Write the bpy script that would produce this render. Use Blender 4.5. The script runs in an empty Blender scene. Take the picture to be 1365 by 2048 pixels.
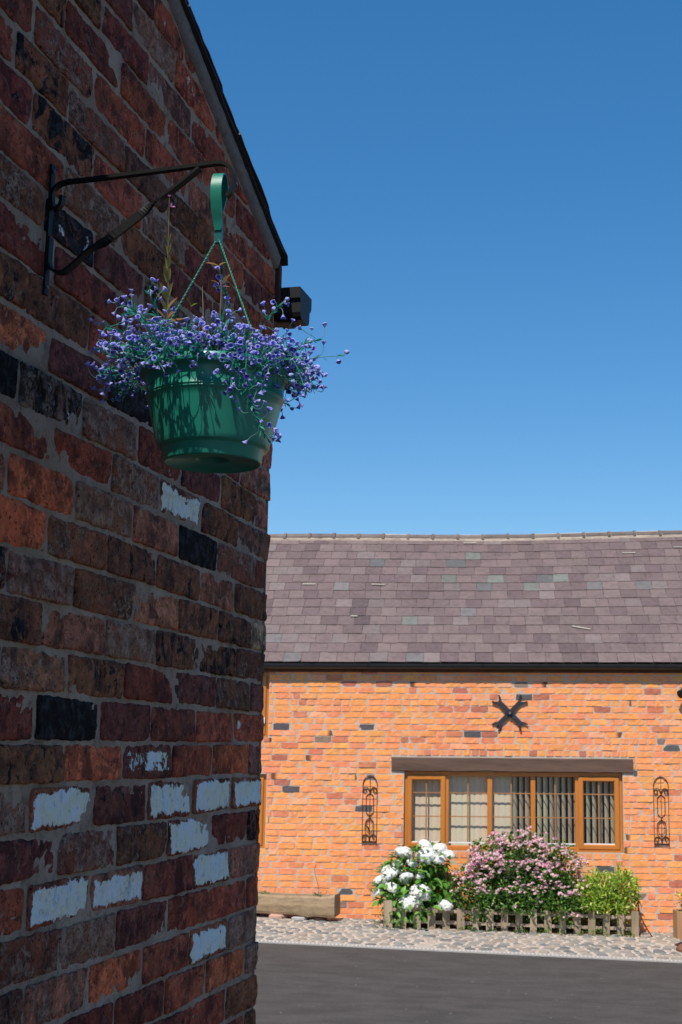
import bpy, math, random
import numpy as np
from mathutils import Vector, Matrix, noise
rnd = random.Random(7)
C = bpy.context.scene.collection
sc = bpy.context.scene
PI = math.pi

# ---------------------------------------------------------------- camera
EYE = 2.3
FPX, PITCH, ROLL = 2700.0, 0.1726, 0.0199
cam_d = bpy.data.cameras.new('camera'); cam = bpy.data.objects.new('camera', cam_d); C.objects.link(cam)
_f = Vector((0, math.cos(PITCH), math.sin(PITCH))); _r0 = Vector((1, 0, 0)); _u0 = _r0.cross(_f)
_r = _r0*math.cos(ROLL) + _u0*math.sin(ROLL); _u = -_r0*math.sin(ROLL) + _u0*math.cos(ROLL)
M3 = Matrix((( _r.x, _u.x, -_f.x), (_r.y, _u.y, -_f.y), (_r.z, _u.z, -_f.z)))
cam.matrix_world = Matrix.Translation((0, 0, EYE)) @ M3.to_4x4()
cam_d.sensor_fit = 'VERTICAL'; cam_d.sensor_height = 36.0; cam_d.sensor_width = 24.0
cam_d.lens = FPX/2048*36.0
cam_d.clip_start = 0.05; cam_d.clip_end = 2000
cam_d.dof.use_dof = True; cam_d.dof.focus_distance = 2.9; cam_d.dof.aperture_fstop = 20.0
sc.camera = cam

# ---------------------------------------------------------------- sky, sun, exposure
SUN_AZ, SUN_EL = math.radians(22), math.radians(58)      # left of straight behind the camera
S = Vector((-math.sin(SUN_AZ)*math.cos(SUN_EL), -math.cos(SUN_AZ)*math.cos(SUN_EL), math.sin(SUN_EL)))
world = bpy.data.worlds.new('World'); sc.world = world; world.use_nodes = True
wn = world.node_tree; wn.nodes.clear()
sky = wn.nodes.new('ShaderNodeTexSky'); sky.sky_type = 'NISHITA'; sky.sun_disc = False
sky.sun_elevation = SUN_EL; sky.sun_rotation = PI + SUN_AZ
sky.altitude = 0; sky.air_density = 1.0; sky.dust_density = 0.0; sky.ozone_density = 4.0
bg = wn.nodes.new('ShaderNodeBackground'); bg.inputs['Strength'].default_value = 0.15
wo = wn.nodes.new('ShaderNodeOutputWorld')
hs = wn.nodes.new('ShaderNodeHueSaturation'); hs.inputs['Saturation'].default_value = 1.40
gm = wn.nodes.new('ShaderNodeGamma'); gm.inputs[1].default_value = .85
wn.links.new(sky.outputs[0], gm.inputs[0]); wn.links.new(gm.outputs[0], hs.inputs['Color']); wn.links.new(hs.outputs[0], bg.inputs[0]); wn.links.new(bg.outputs[0], wo.inputs[0])
sun_d = bpy.data.lights.new('sun', 'SUN'); sun_d.energy = 5.0; sun_d.angle = math.radians(0.53)
sun_d.color = (1.0, 0.95, 0.87)
sun = bpy.data.objects.new('sun', sun_d); C.objects.link(sun)
sun.rotation_euler = S.to_track_quat('Z', 'Y').to_euler(); sun.location = (-6, -8, 14)
sc.view_settings.view_transform = 'Standard'; sc.view_settings.look = 'None'
sc.view_settings.exposure = 0.2; sc.view_settings.gamma = 1.0; sc.view_settings.use_curve_mapping = False

# ---------------------------------------------------------------- helpers
def N(x, y=0.0, z=0.0): return noise.noise(Vector((x, y, z)))

class MB:
    def __init__(self): self.v = []; self.f = []; self.t = []; self.w = []
    def add(self, vs, fs, tint=(1, 1, 1), wear=(0, 0, 0, 0)):
        b = len(self.v); self.v += [tuple(p) for p in vs]
        self.f += [tuple(b+i for i in f) for f in fs]
        if isinstance(tint, list): self.t += tint
        else: self.t += [tint]*len(vs)
        if isinstance(wear, list): self.w += wear
        else: self.w += [wear]*len(vs)
        return self
    def mesh(self, name, mat, off=(0, 0, 0), smooth=False):
        me = bpy.data.meshes.new(name); ox, oy, oz = off
        me.from_pydata([(x-ox, y-oy, z-oz) for x, y, z in self.v], [], self.f)
        for nm, src in (('tint', self.t), ('wear', self.w)):
            a = me.color_attributes.new(nm, 'FLOAT_COLOR', 'POINT')
            arr = np.ones((len(src), 4), np.float32)
            if src:
                s = np.array(src, np.float32); arr[:, :s.shape[1]] = s
            a.data.foreach_set('color', arr.ravel())
        if smooth: me.polygons.foreach_set('use_smooth', [True]*len(me.polygons))
        if mat: me.materials.append(mat)
        me.update(); return me
    def build(self, name, mat, parent=None, off=(0, 0, 0), smooth=False, kind=None):
        o = bpy.data.objects.new(name, self.mesh(name, mat, off, smooth)); C.objects.link(o)
        if parent: o.parent = parent
        if kind: o['kind'] = kind
        return o

def thing(name, label, cat, loc=(0, 0, 0), group=None):
    o = bpy.data.objects.new(name, None); C.objects.link(o); o.location = loc; o.empty_display_size = .1
    o['label'] = label; o['category'] = cat
    if group: o['group'] = group
    return o
def inst(name, me, parent, loc, rot=None, scale=1.0):
    o = bpy.data.objects.new(name, me); C.objects.link(o); o.parent = parent; o.location = loc
    if rot is not None: o.rotation_euler = rot
    o.scale = (scale,)*3 if not isinstance(scale, tuple) else scale
    return o

def box(mb, o, ax, ay, az, tint=(1, 1, 1), wear=(0, 0, 0, 0)):
    o = Vector(o); ax = Vector(ax); ay = Vector(ay); az = Vector(az)
    vs = [o, o+ax, o+ax+ay, o+ay, o+az, o+ax+az, o+ax+ay+az, o+ay+az]
    return mb.add(vs, [(0, 3, 2, 1), (4, 5, 6, 7), (0, 1, 5, 4), (1, 2, 6, 5), (2, 3, 7, 6), (3, 0, 4, 7)], tint, wear)

def tube(mb, pts, r, n=6, tint=(1, 1, 1), tint2=None, cap=True):
    pts = [Vector(p) for p in pts]; m = len(pts)
    rs = r if isinstance(r, (list, tuple)) else [r]*m
    vs = []; ts = []; up = None
    for i, p in enumerate(pts):
        d = (pts[min(i+1, m-1)] - pts[max(i-1, 0)]).normalized()
        if up is None: up = d.orthogonal().normalized()
        else:
            up = (up - d*up.dot(d));
            up = up.normalized() if up.length > 1e-6 else d.orthogonal().normalized()
        b = d.cross(up); k = i/(m-1)
        c = tint if tint2 is None else tuple(tint[j]*(1-k)+tint2[j]*k for j in range(3))
        for j in range(n):
            a = 2*PI*j/n; vs.append(p + (up*math.cos(a) + b*math.sin(a))*rs[i]); ts.append(c)
    fs = []
    for i in range(m-1):
        for j in range(n):
            fs.append((i*n+j, i*n+(j+1) % n, (i+1)*n+(j+1) % n, (i+1)*n+j))
    if cap and n > 3: fs.append(tuple(reversed(range(n)))); fs.append(tuple((m-1)*n+j for j in range(n)))
    return mb.add(vs, fs, ts)

def bar(mb, pts, B, hb, ht, twist=None, tint=(1, 1, 1)):
    pts = [Vector(p) for p in pts]; m = len(pts); B = Vector(B).normalized(); vs = []
    for i, p in enumerate(pts):
        d = (pts[min(i+1, m-1)] - pts[max(i-1, 0)]).normalized(); nn = d.cross(B).normalized(); bb = B
        a = twist[i] if twist else 0
        b2 = bb*math.cos(a) + nn*math.sin(a); n2 = -bb*math.sin(a) + nn*math.cos(a)
        h1 = hb[i] if isinstance(hb, list) else hb
        for sb, sn in ((-1, -1), (1, -1), (1, 1), (-1, 1)): vs.append(p + b2*h1*sb + n2*ht*sn)
    fs = [(3, 2, 1, 0), tuple((m-1)*4+j for j in range(4))]
    for i in range(m-1):
        for j in range(4): fs.append((i*4+j, i*4+(j+1) % 4, (i+1)*4+(j+1) % 4, (i+1)*4+j))
    return mb.add(vs, fs, tint)

def smooth_path(pts, n=6):
    P = [Vector(p) for p in pts]; P = [P[0]*2-P[1]] + P + [P[-1]*2-P[-2]]; out = []
    for i in range(1, len(P)-2):
        for k in range(n):
            t = k/n; a, b, c, d = P[i-1], P[i], P[i+1], P[i+2]
            out.append(.5*((2*b) + (c-a)*t + (2*a-5*b+4*c-d)*t*t + (3*b-a-3*c+d)*t*t*t))
    out.append(P[-2]); return out

def lathe(mb, prof, cx, cy, n=64, tint=(1, 1, 1)):
    vs = []; 
    for r, z in prof:
        for j in range(n):
            a = 2*PI*j/n; vs.append((cx + r*math.cos(a), cy + r*math.sin(a), z))
    fs = []
    for i in range(len(prof)-1):
        for j in range(n): fs.append((i*n+j, i*n+(j+1) % n, (i+1)*n+(j+1) % n, (i+1)*n+j))
    return mb.add(vs, fs, tint)

# ---------------------------------------------------------------- materials
class NT:
    def __init__(self, name):
        self.m = bpy.data.materials.new(name); self.m.use_nodes = True; self.t = self.m.node_tree; self.t.nodes.clear()
        self.out = self.t.nodes.new('ShaderNodeOutputMaterial')
    def n(self, ty, **kw):
        nd = self.t.nodes.new('ShaderNode'+ty)
        for k, v in kw.items():
            if k in nd.inputs.keys() if not k.startswith('_') else False: pass
            setattr(nd, k, v)
        return nd
    def l(self, a, b): self.t.links.new(a, b)
    def val(self, sock, v):
        if hasattr(v, 'is_output') or isinstance(v, bpy.types.NodeSocket): self.l(v, sock)
        else: sock.default_value = (*v, 1.0) if isinstance(v, tuple) and len(v) == 3 and sock.type == 'RGBA' else v
    def attr(self, name):
        a = self.n('Attribute', attribute_name=name, attribute_type='GEOMETRY'); return a
    def pos(self, scale=None):
        g = self.n('NewGeometry').outputs['Position']
        if scale:
            mp = self.n('Mapping'); self.l(g, mp.inputs['Vector']); mp.inputs['Scale'].default_value = scale; return mp.outputs[0]
        return g
    def noise(self, vec, scale, detail=4, rough=.55, dist=0.0):
        t = self.n('TexNoise'); self.l(vec, t.inputs['Vector']); t.inputs['Scale'].default_value = scale
        t.inputs['Detail'].default_value = detail; t.inputs['Roughness'].default_value = rough; t.inputs['Distortion'].default_value = dist
        return t.outputs['Fac']
    def vor(self, vec, scale, feature='F1'):
        t = self.n('TexVoronoi', feature=feature); self.l(vec, t.inputs['Vector']); t.inputs['Scale'].default_value = scale; return t.outputs['Distance']
    def rng(self, v, a, b, c=0.0, d=1.0, smooth=True):
        t = self.n('MapRange', interpolation_type='SMOOTHSTEP' if smooth else 'LINEAR')
        for s, x in zip(('Value', 'From Min', 'From Max', 'To Min', 'To Max'), (v, a, b, c, d)): self.val(t.inputs[s], x)
        return t.outputs[0]
    def math(self, op, a, b=0.0, c=0.0, clamp=False):
        t = self.n('Math', operation=op, use_clamp=clamp); self.val(t.inputs[0], a); self.val(t.inputs[1], b); self.val(t.inputs[2], c); return t.outputs[0]
    def mix(self, f, a, b, mode='MIX'):
        t = self.n('Mix', data_type='RGBA', blend_type=mode)
        self.val(t.inputs[0], f); self.val(t.inputs[6], a); self.val(t.inputs[7], b); return t.outputs[2]
    def bump(self, h, dist, strength=1.0, prev=None):
        t = self.n('Bump'); t.inputs['Strength'].default_value = strength; t.inputs['Distance'].default_value = dist
        self.l(h, t.inputs['Height'])
        if prev is not None: self.l(prev, t.inputs['Normal'])
        return t.outputs[0]
    def bsdf(self, col, rough=.8, bump=None, spec=.5, metal=0.0, trans=None):
        b = self.n('BsdfPrincipled'); self.val(b.inputs['Base Color'], col); self.val(b.inputs['Roughness'], rough)
        self.val(b.inputs['Specular IOR Level'], spec); self.val(b.inputs['Metallic'], metal)
        if bump is not None: self.l(bump, b.inputs['Normal'])
        if trans:
            tr = self.n('BsdfTranslucent'); self.val(tr.inputs[0], col); ms = self.n('MixShader'); ms.inputs[0].default_value = trans
            self.l(b.outputs[0], ms.inputs[1]); self.l(tr.outputs[0], ms.inputs[2]); self.l(ms.outputs[0], self.out.inputs[0])
        else: self.l(b.outputs[0], self.out.inputs[0])
        return self.m

def m_near_brick():
    T = NT('weathered_brick'); p = T.pos(); tint = T.attr('tint').outputs['Color']; w = T.attr('wear')
    sep = T.n('SeparateColor'); T.l(w.outputs['Color'], sep.inputs[0]); soot, crust, paint = sep.outputs; edge = w.outputs['Alpha']
    big = T.noise(p, 11, 5, .6, .6); med = T.noise(p, 38, 7, .68, .4); fine = T.noise(p, 170, 6, .75); mb_ = T.noise(p, 60, 8, .72, .8)
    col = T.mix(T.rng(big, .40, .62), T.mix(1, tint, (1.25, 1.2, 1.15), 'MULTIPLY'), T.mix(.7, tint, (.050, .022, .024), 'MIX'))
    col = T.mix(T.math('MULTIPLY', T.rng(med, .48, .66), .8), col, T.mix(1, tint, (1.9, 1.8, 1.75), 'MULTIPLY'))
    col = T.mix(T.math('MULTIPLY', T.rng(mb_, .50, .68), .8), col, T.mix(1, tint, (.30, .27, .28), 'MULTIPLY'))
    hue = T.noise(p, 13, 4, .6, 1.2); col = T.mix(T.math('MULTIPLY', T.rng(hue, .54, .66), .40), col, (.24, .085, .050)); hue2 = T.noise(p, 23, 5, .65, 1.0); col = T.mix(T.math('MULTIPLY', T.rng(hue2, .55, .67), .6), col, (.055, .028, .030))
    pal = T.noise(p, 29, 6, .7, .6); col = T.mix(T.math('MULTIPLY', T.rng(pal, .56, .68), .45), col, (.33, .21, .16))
    # soot
    so = T.noise(T.pos((1, 1, .7)), 21, 7, .65, 1.0)
    ms = T.rng(so, T.math('MULTIPLY_ADD', soot, -.62, .78), T.math('MULTIPLY_ADD', soot, -.62, .86))
    col = T.mix(ms, col, T.mix(T.rng(med, .45, .65), (.018, .014, .014), (.045, .044, .050)))
    # pale lime crust
    cn = T.math('MULTIPLY_ADD', mb_, .6, T.math('MULTIPLY', big, .4))
    mc = T.rng(cn, T.math('MULTIPLY_ADD', crust, -.34, .70), T.math('MULTIPLY_ADD', crust, -.34, .76))
    mc = T.math('MULTIPLY', T.math('MULTIPLY', mc, T.rng(fine, .30, .46), clamp=True), T.rng(T.noise(p, 17, 3, .5, .8), .36, .56, .25, 1.0), clamp=True)
    col = T.mix(T.math('MULTIPLY', mc, .62), col, T.mix(T.rng(med, .4, .6), (.36, .205, .145), (.52, .36, .27)))
    # pits and cracks
    pit = T.rng(T.vor(p, 80), .08, .24); col = T.mix(T.math('MULTIPLY', T.math('SUBTRACT', 1.0, pit), .8), col, (.012, .008, .009))
    # old white paint
    pn = T.math('ADD', T.math('MULTIPLY', T.noise(p, 33, 9, .72, .5), .62), T.math('MULTIPLY', T.noise(p, 13, 4, .6, .5), .38))
    pv = T.math('ADD', T.math('MULTIPLY_ADD', T.math('SUBTRACT', pn, .5), 3.6, T.math('MULTIPLY', edge, .85)), T.math('MULTIPLY_ADD', paint, 1.25, -1.52))
    mp = T.rng(pv, -.02, .03)
    stre = T.noise(T.pos((1.2, 1.2, .45)), 55, 5, .6, 1.2)
    pc = T.mix(T.rng(big, .45, .55), (.70, .70, .70), (.72, .68, .56))
    pc = T.mix(T.math('MULTIPLY', T.rng(stre, .56, .66), .6), pc, (.30, .39, .55))
    pc = T.mix(T.math('MULTIPLY', T.rng(med, .56, .68), .55), pc, (.34, .31, .29))
    col = T.mix(mp, col, pc)
    h = T.math('ADD', T.math('MULTIPLY', mb_, 1.0), T.math('MULTIPLY', fine, .35))
    h = T.math('ADD', h, T.math('MULTIPLY', mc, .22)); h = T.math('ADD', h, T.math('MULTIPLY', pit, .35))
    h2 = T.math('ADD', T.math('MULTIPLY', h, T.math('MULTIPLY_ADD', mp, -.6, 1.0)), T.math('MULTIPLY', mp, .35))
    return T.bsdf(col, T.rng(med, .3, .7, .95, .7), T.bump(h2, .010, 1.0), spec=.05)

def m_near_mortar():
    T = NT('old_grey_mortar'); p = T.pos(); a = T.noise(p, 7, 4); b = T.noise(p, 70, 7, .7); f = T.noise(p, 400, 4, .7)
    col = T.mix(T.rng(a, .35, .65), (.32, .215, .155), (.43, .305, .23))
    col = T.mix(T.math('MULTIPLY', T.rng(b, .5, .72), .5), col, (.10, .07, .06))
    col = T.mix(T.math('MULTIPLY', T.rng(f, .6, .75), .5), col, (.30, .28, .26))
    st = T.noise(T.pos((1, 1, .35)), 16, 5, .6, .5)
    col = T.mix(T.math('MULTIPLY', T.rng(st, .60, .72), .35), col, (.36, .34, .33))
    dk = T.noise(p, 24, 6, .65, .6); col = T.mix(T.math('MULTIPLY', T.rng(dk, .52, .70), .6), col, (.13, .085, .065))
    h = T.math('ADD', b, T.math('MULTIPLY', f, .3))
    return T.bsdf(col, .95, T.bump(h, .007, 1.0), spec=.05)

def m_far_brick():
    T = NT('orange_facing_brick'); p = T.pos(); tint = T.attr('tint').outputs['Color']
    a = T.noise(p, 18, 5, .6, .4); b = T.noise(p, 90, 6, .7)
    col = T.mix(T.rng(a, .4, .7), tint, T.mix(1, tint, (.90, .78, .70), 'MULTIPLY'))
    col = T.mix(T.math('MULTIPLY', T.rng(b, .5, .7), .35), col, T.mix(1, tint, (1.15, 1.25, 1.35), 'MULTIPLY'))
    return T.bsdf(col, .85, T.bump(b, .005, .8), spec=.25)

def m_tinted(name, rough=.8, scale=40, var=.35, bump=.003, spec=.3, trans=None, stretch=None, metal=0.0):
    T = NT(name); p = T.pos(stretch) if stretch else T.pos(); tint = T.attr('tint').outputs['Color']
    a = T.noise(p, scale, 6, .62, .3); b = T.noise(p, scale*.2, 3)
    col = T.mix(T.math('MULTIPLY', T.rng(a, .4, .7), var), tint, T.mix(1, tint, (.45, .43, .42), 'MULTIPLY'))
    col = T.mix(T.math('MULTIPLY', T.rng(b, .4, .7), var*.7), col, T.mix(1, tint, (1.3, 1.3, 1.3), 'MULTIPLY'))
    return T.bsdf(col, rough, T.bump(a, bump, .8) if bump else None, spec=spec, trans=trans, metal=metal)

MAT = {}
MAT['nbrick'] = m_near_brick(); MAT['nmortar'] = m_near_mortar(); MAT['fbrick'] = m_far_brick()
MAT['fmortar'] = m_tinted('pale_lime_mortar', .9, 60, .35)
MAT['verge'] = m_tinted('verge_mortar', .95, 60, .5, .004, .05)
MAT['pvc'] = m_tinted('black_pvc', .5, 30, .1, .0, .18)
MAT['slate'] = m_tinted('roof_slate', .6, 14, .45, .002, .4)
MAT['iron'] = m_tinted('black_painted_iron', .45, 120, .3, .0006, .12)
MAT['plastic'] = m_tinted('moulded_plastic', .33, 30, .10, .0, .5)
MAT['wood'] = m_tinted('weathered_wood', .85, 16, .6, .003, .2, stretch=(1, 1, .12))
MAT['beam'] = m_tinted('dark_stained_oak', .7, 14, .55, .006, .3, stretch=(.12, 1, 1))
MAT['frame'] = m_tinted('golden_oak_window_frame', .35, 20, .22, .0, .5, stretch=(1, 1, .2))
MAT['stone'] = m_tinted('sandstone', .92, 22, .55, .012, .2, stretch=(.35, 1, 1))
MAT['cobble'] = m_tinted('cobble_stone', .75, 35, .45, .006, .35)
MAT['leaf'] = m_tinted('leaf', .45, 30, .2, .0, .4, trans=.4)
MAT['petal'] = m_tinted('petal', .6, 60, .12, .0, .3, trans=.3)
MAT['cloth'] = m_tinted('fabric_blind', .9, 60, .12, .0, .1)
MAT['dark'] = m_tinted('dark_room', .9, 5, .2, .0, .1)
MAT['soil'] = m_tinted('soil', .95, 40, .6, .01, .1)

def m_glass():
    T = NT('window_glass'); g = T.n('BsdfGlossy'); g.inputs['Roughness'].default_value = .01; t = T.n('BsdfTransparent')
    t.inputs[0].default_value = (.90, .93, .92, 1); ms = T.n('MixShader'); ms.inputs[0].default_value = .07
    T.l(t.outputs[0], ms.inputs[1]); T.l(g.outputs[0], ms.inputs[2]); T.l(ms.outputs[0], T.out.inputs[0]); return T.m
MAT['glass'] = m_glass()

def m_asphalt():
    T = NT('asphalt'); p = T.pos(); a = T.noise(T.pos((.5, 1, 1)), 3.5, 7, .7); f = T.noise(p, 120, 4, .85); s = T.vor(p, 38); s2 = T.vor(p, 5.5)
    col = T.mix(T.rng(a, .35, .65), (.050, .0445, .040), (.074, .066, .060))
    col = T.mix(T.math('MULTIPLY', T.rng(f, .45, .7), .5), col, (.016, .015, .014))
    col = T.mix(T.rng(s, .20, .08), col, (.17, .16, .15))
    col = T.mix(T.rng(s2, .05, .03), col, (.45, .41, .37))
    return T.bsdf(col, .85, T.bump(f, .006, .6), spec=.3)
MAT['asphalt'] = m_asphalt()

# ---------------------------------------------------------------- ground
def gz(x): return .029 - .0153*max(-9., min(12., x))
def sheet(name, mat, x0, x1, yf, nx, dz, tint=(1, 1, 1), kind='structure', ny=1, bump=0):
    mb = MB(); vs = []; fs = []
    for i in range(nx+1):
        x = x0+(x1-x0)*i/nx; y0, y1 = yf(x)
        for j in range(ny+1):
            y = y0+(y1-y0)*j/ny; vs.append((x, y, gz(x)+dz))
    for i in range(nx):
        for j in range(ny): a = i*(ny+1)+j; fs.append((a, a+ny+1, a+ny+2, a+1))
    mb.add(vs, fs, tint); o = mb.build(name, mat); o['kind'] = kind; return o
sheet('ground', MAT['soil'], -300, 300, lambda x: (-300, 400), 200, -.03, (.16, .13, .10))
def edge_y(x): return 16.29 - .085*x
sheet('asphalt_road', MAT['asphalt'], -30, 40, lambda x: (-30, edge_y(x)-.02), 60, .0)
# ---------------------------------------------------------------- near building (brick outbuilding)
TT = .2699; CC = 1.2323
Wd = Vector((TT, 1, 0)).normalized(); Nd = Vector((1, -TT, 0)).normalized(); O0 = Vector((-CC, 0, 0)); UP = Vector((0, 0, 1))
CS = 3.937
def WP(s, z, h=0.0): return O0 + Wd*s + Nd*h + UP*z
def zverge(s): return 3.721 + .405*(3.909-s)
near = thing('brick_outbuilding', 'old dark brick outbuilding in shade, flaking white paint on some bricks', 'building', tuple(WP(CS, 0)))
NO = tuple(WP(CS, 0))
core = MB()
# displaced mortar face
nx, nz = 190, 170
def msheet(s0, s1, z0, z1, nx, nz):
    vs = []; fs = []
    for i in range(nx+1):
        s = s0+(s1-s0)*i/nx
        zt = min(z1, zverge(s)-.0)
        for j in range(nz+1):
            z = z0+(zt-z0)*j/nz
            h = .0018*N(s*30, z*30, 3) + .0020*N(s*9, z*11, 8) + .0009*N(s*90, z*90, 1)
            if s > CS-.03: h -= (s-(CS-.03))*.25
            vs.append(WP(s, z, h))
    for i in range(nx):
        for j in range(nz): a = i*(nz+1)+j; fs.append((a, a+nz+1, a+nz+2, a+1))
    core.add(vs, fs)
msheet(2.1, CS-.006, 1.45, 9, 190, 260)
# rest of the shell
def wq(a, b, c, d): core.add([a, b, c, d], [(0, 1, 2, 3)])
e = CS-.012; sL = -4.0
wq(WP(sL, -.2), WP(2.1, -.2), WP(2.1, zverge(2.1)), WP(sL, zverge(2.1)))
wq(WP(2.1, -.2), WP(CS-.006, -.2), WP(CS-.006, 1.45), WP(2.1, 1.45))
wq(WP(e, -.2, 0), WP(e, -.2, -4.5), WP(e, 3.70, -4.5), WP(e, 3.70, 0))
wq(WP(CS-.006, -.2, 0), WP(e, -.2, -.004), WP(e, 3.70, -.004), WP(CS-.006, 3.70, 0))
wall_near = core.build('wall', MAT['nmortar'], near, NO, smooth=True)

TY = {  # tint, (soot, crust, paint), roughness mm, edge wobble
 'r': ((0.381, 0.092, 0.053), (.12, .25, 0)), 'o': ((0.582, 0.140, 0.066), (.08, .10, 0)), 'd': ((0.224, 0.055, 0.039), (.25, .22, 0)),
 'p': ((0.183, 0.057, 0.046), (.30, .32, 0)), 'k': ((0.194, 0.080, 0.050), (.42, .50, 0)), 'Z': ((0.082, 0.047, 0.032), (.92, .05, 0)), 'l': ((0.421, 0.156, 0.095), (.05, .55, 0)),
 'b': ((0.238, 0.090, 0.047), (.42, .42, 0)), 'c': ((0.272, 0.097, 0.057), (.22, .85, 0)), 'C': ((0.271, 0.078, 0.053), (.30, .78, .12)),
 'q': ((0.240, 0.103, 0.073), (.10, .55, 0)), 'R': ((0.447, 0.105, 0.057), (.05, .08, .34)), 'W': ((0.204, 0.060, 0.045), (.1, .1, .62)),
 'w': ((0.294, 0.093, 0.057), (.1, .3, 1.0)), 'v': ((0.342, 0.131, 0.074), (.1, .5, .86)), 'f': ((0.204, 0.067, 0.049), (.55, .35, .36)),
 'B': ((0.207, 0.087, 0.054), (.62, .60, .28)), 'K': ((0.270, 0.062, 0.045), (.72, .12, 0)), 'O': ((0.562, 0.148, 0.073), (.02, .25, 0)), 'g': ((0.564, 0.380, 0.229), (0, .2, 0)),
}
JOINTS = {
 -9: [(3.5, 1.5271)],
 -8: [(3.899, 1.6113)],
 -7: [(3.891, 1.6984)],
 -6: [(3.174, 1.783), (3.882, 1.7842)],
 -5: [(2.538, 1.8734), (3.164, 1.8695), (3.874, 1.8702)],
 -4: [(2.528, 1.9582), (3.153, 1.9594), (3.865, 1.9563)],
 -3: [(2.516, 2.0482), (3.144, 2.045), (3.857, 2.0443)],
 -2: [(2.505, 2.1323), (3.134, 2.1308), (3.848, 2.1332)],
 -1: [(2.494, 2.2202), (3.124, 2.2194), (3.839, 2.2208)],
 0: [(2.485, 2.2985), (3.115, 2.3004), (3.831, 2.3062)],
 1: [(2.473, 2.3889), (3.105, 2.3875), (3.823, 2.3885)],
 2: [(2.464, 2.4685), (3.096, 2.4721), (3.816, 2.4711)],
 3: [(2.452, 2.5567), (3.087, 2.5549), (3.807, 2.557)],
 4: [(2.442, 2.6409), (3.077, 2.6445), (3.8, 2.6391)],
 5: [(2.431, 2.7289), (3.067, 2.7277), (3.791, 2.7254)],
 6: [(2.42, 2.8156), (3.057, 2.8164), (3.783, 2.8127)],
 7: [(2.409, 2.8982), (3.047, 2.9026), (3.775, 2.8953)],
 8: [(2.398, 2.9868), (3.037, 2.9944), (3.766, 2.9846)],
 9: [(2.387, 3.0709), (3.027, 3.0783)],
 10: [(2.376, 3.1615), (3.017, 3.1658)],
 11: [(2.364, 3.2524), (3.008, 3.2508)],
 12: [(2.354, 3.3322), (2.999, 3.3346)],
 13: [(2.343, 3.4207), (2.988, 3.4227)],
 14: [(2.332, 3.5068), (2.979, 3.5089)],
 15: [(2.321, 3.5903), (2.969, 3.5933)],
 16: [(2.96, 3.6799)],
 17: [(2.95, 3.7639)],
 18: [(2.941, 3.8474)],
 19: [(3.5, 3.9351)],
 20: [(3.5, 4.0211)],
 21: [(3.5, 4.1071)],
 22: [(3.5, 4.1931)],
 23: [(3.5, 4.2791)],
 24: [(3.5, 4.3651)],
 25: [(3.5, 4.4511)],
}
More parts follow.
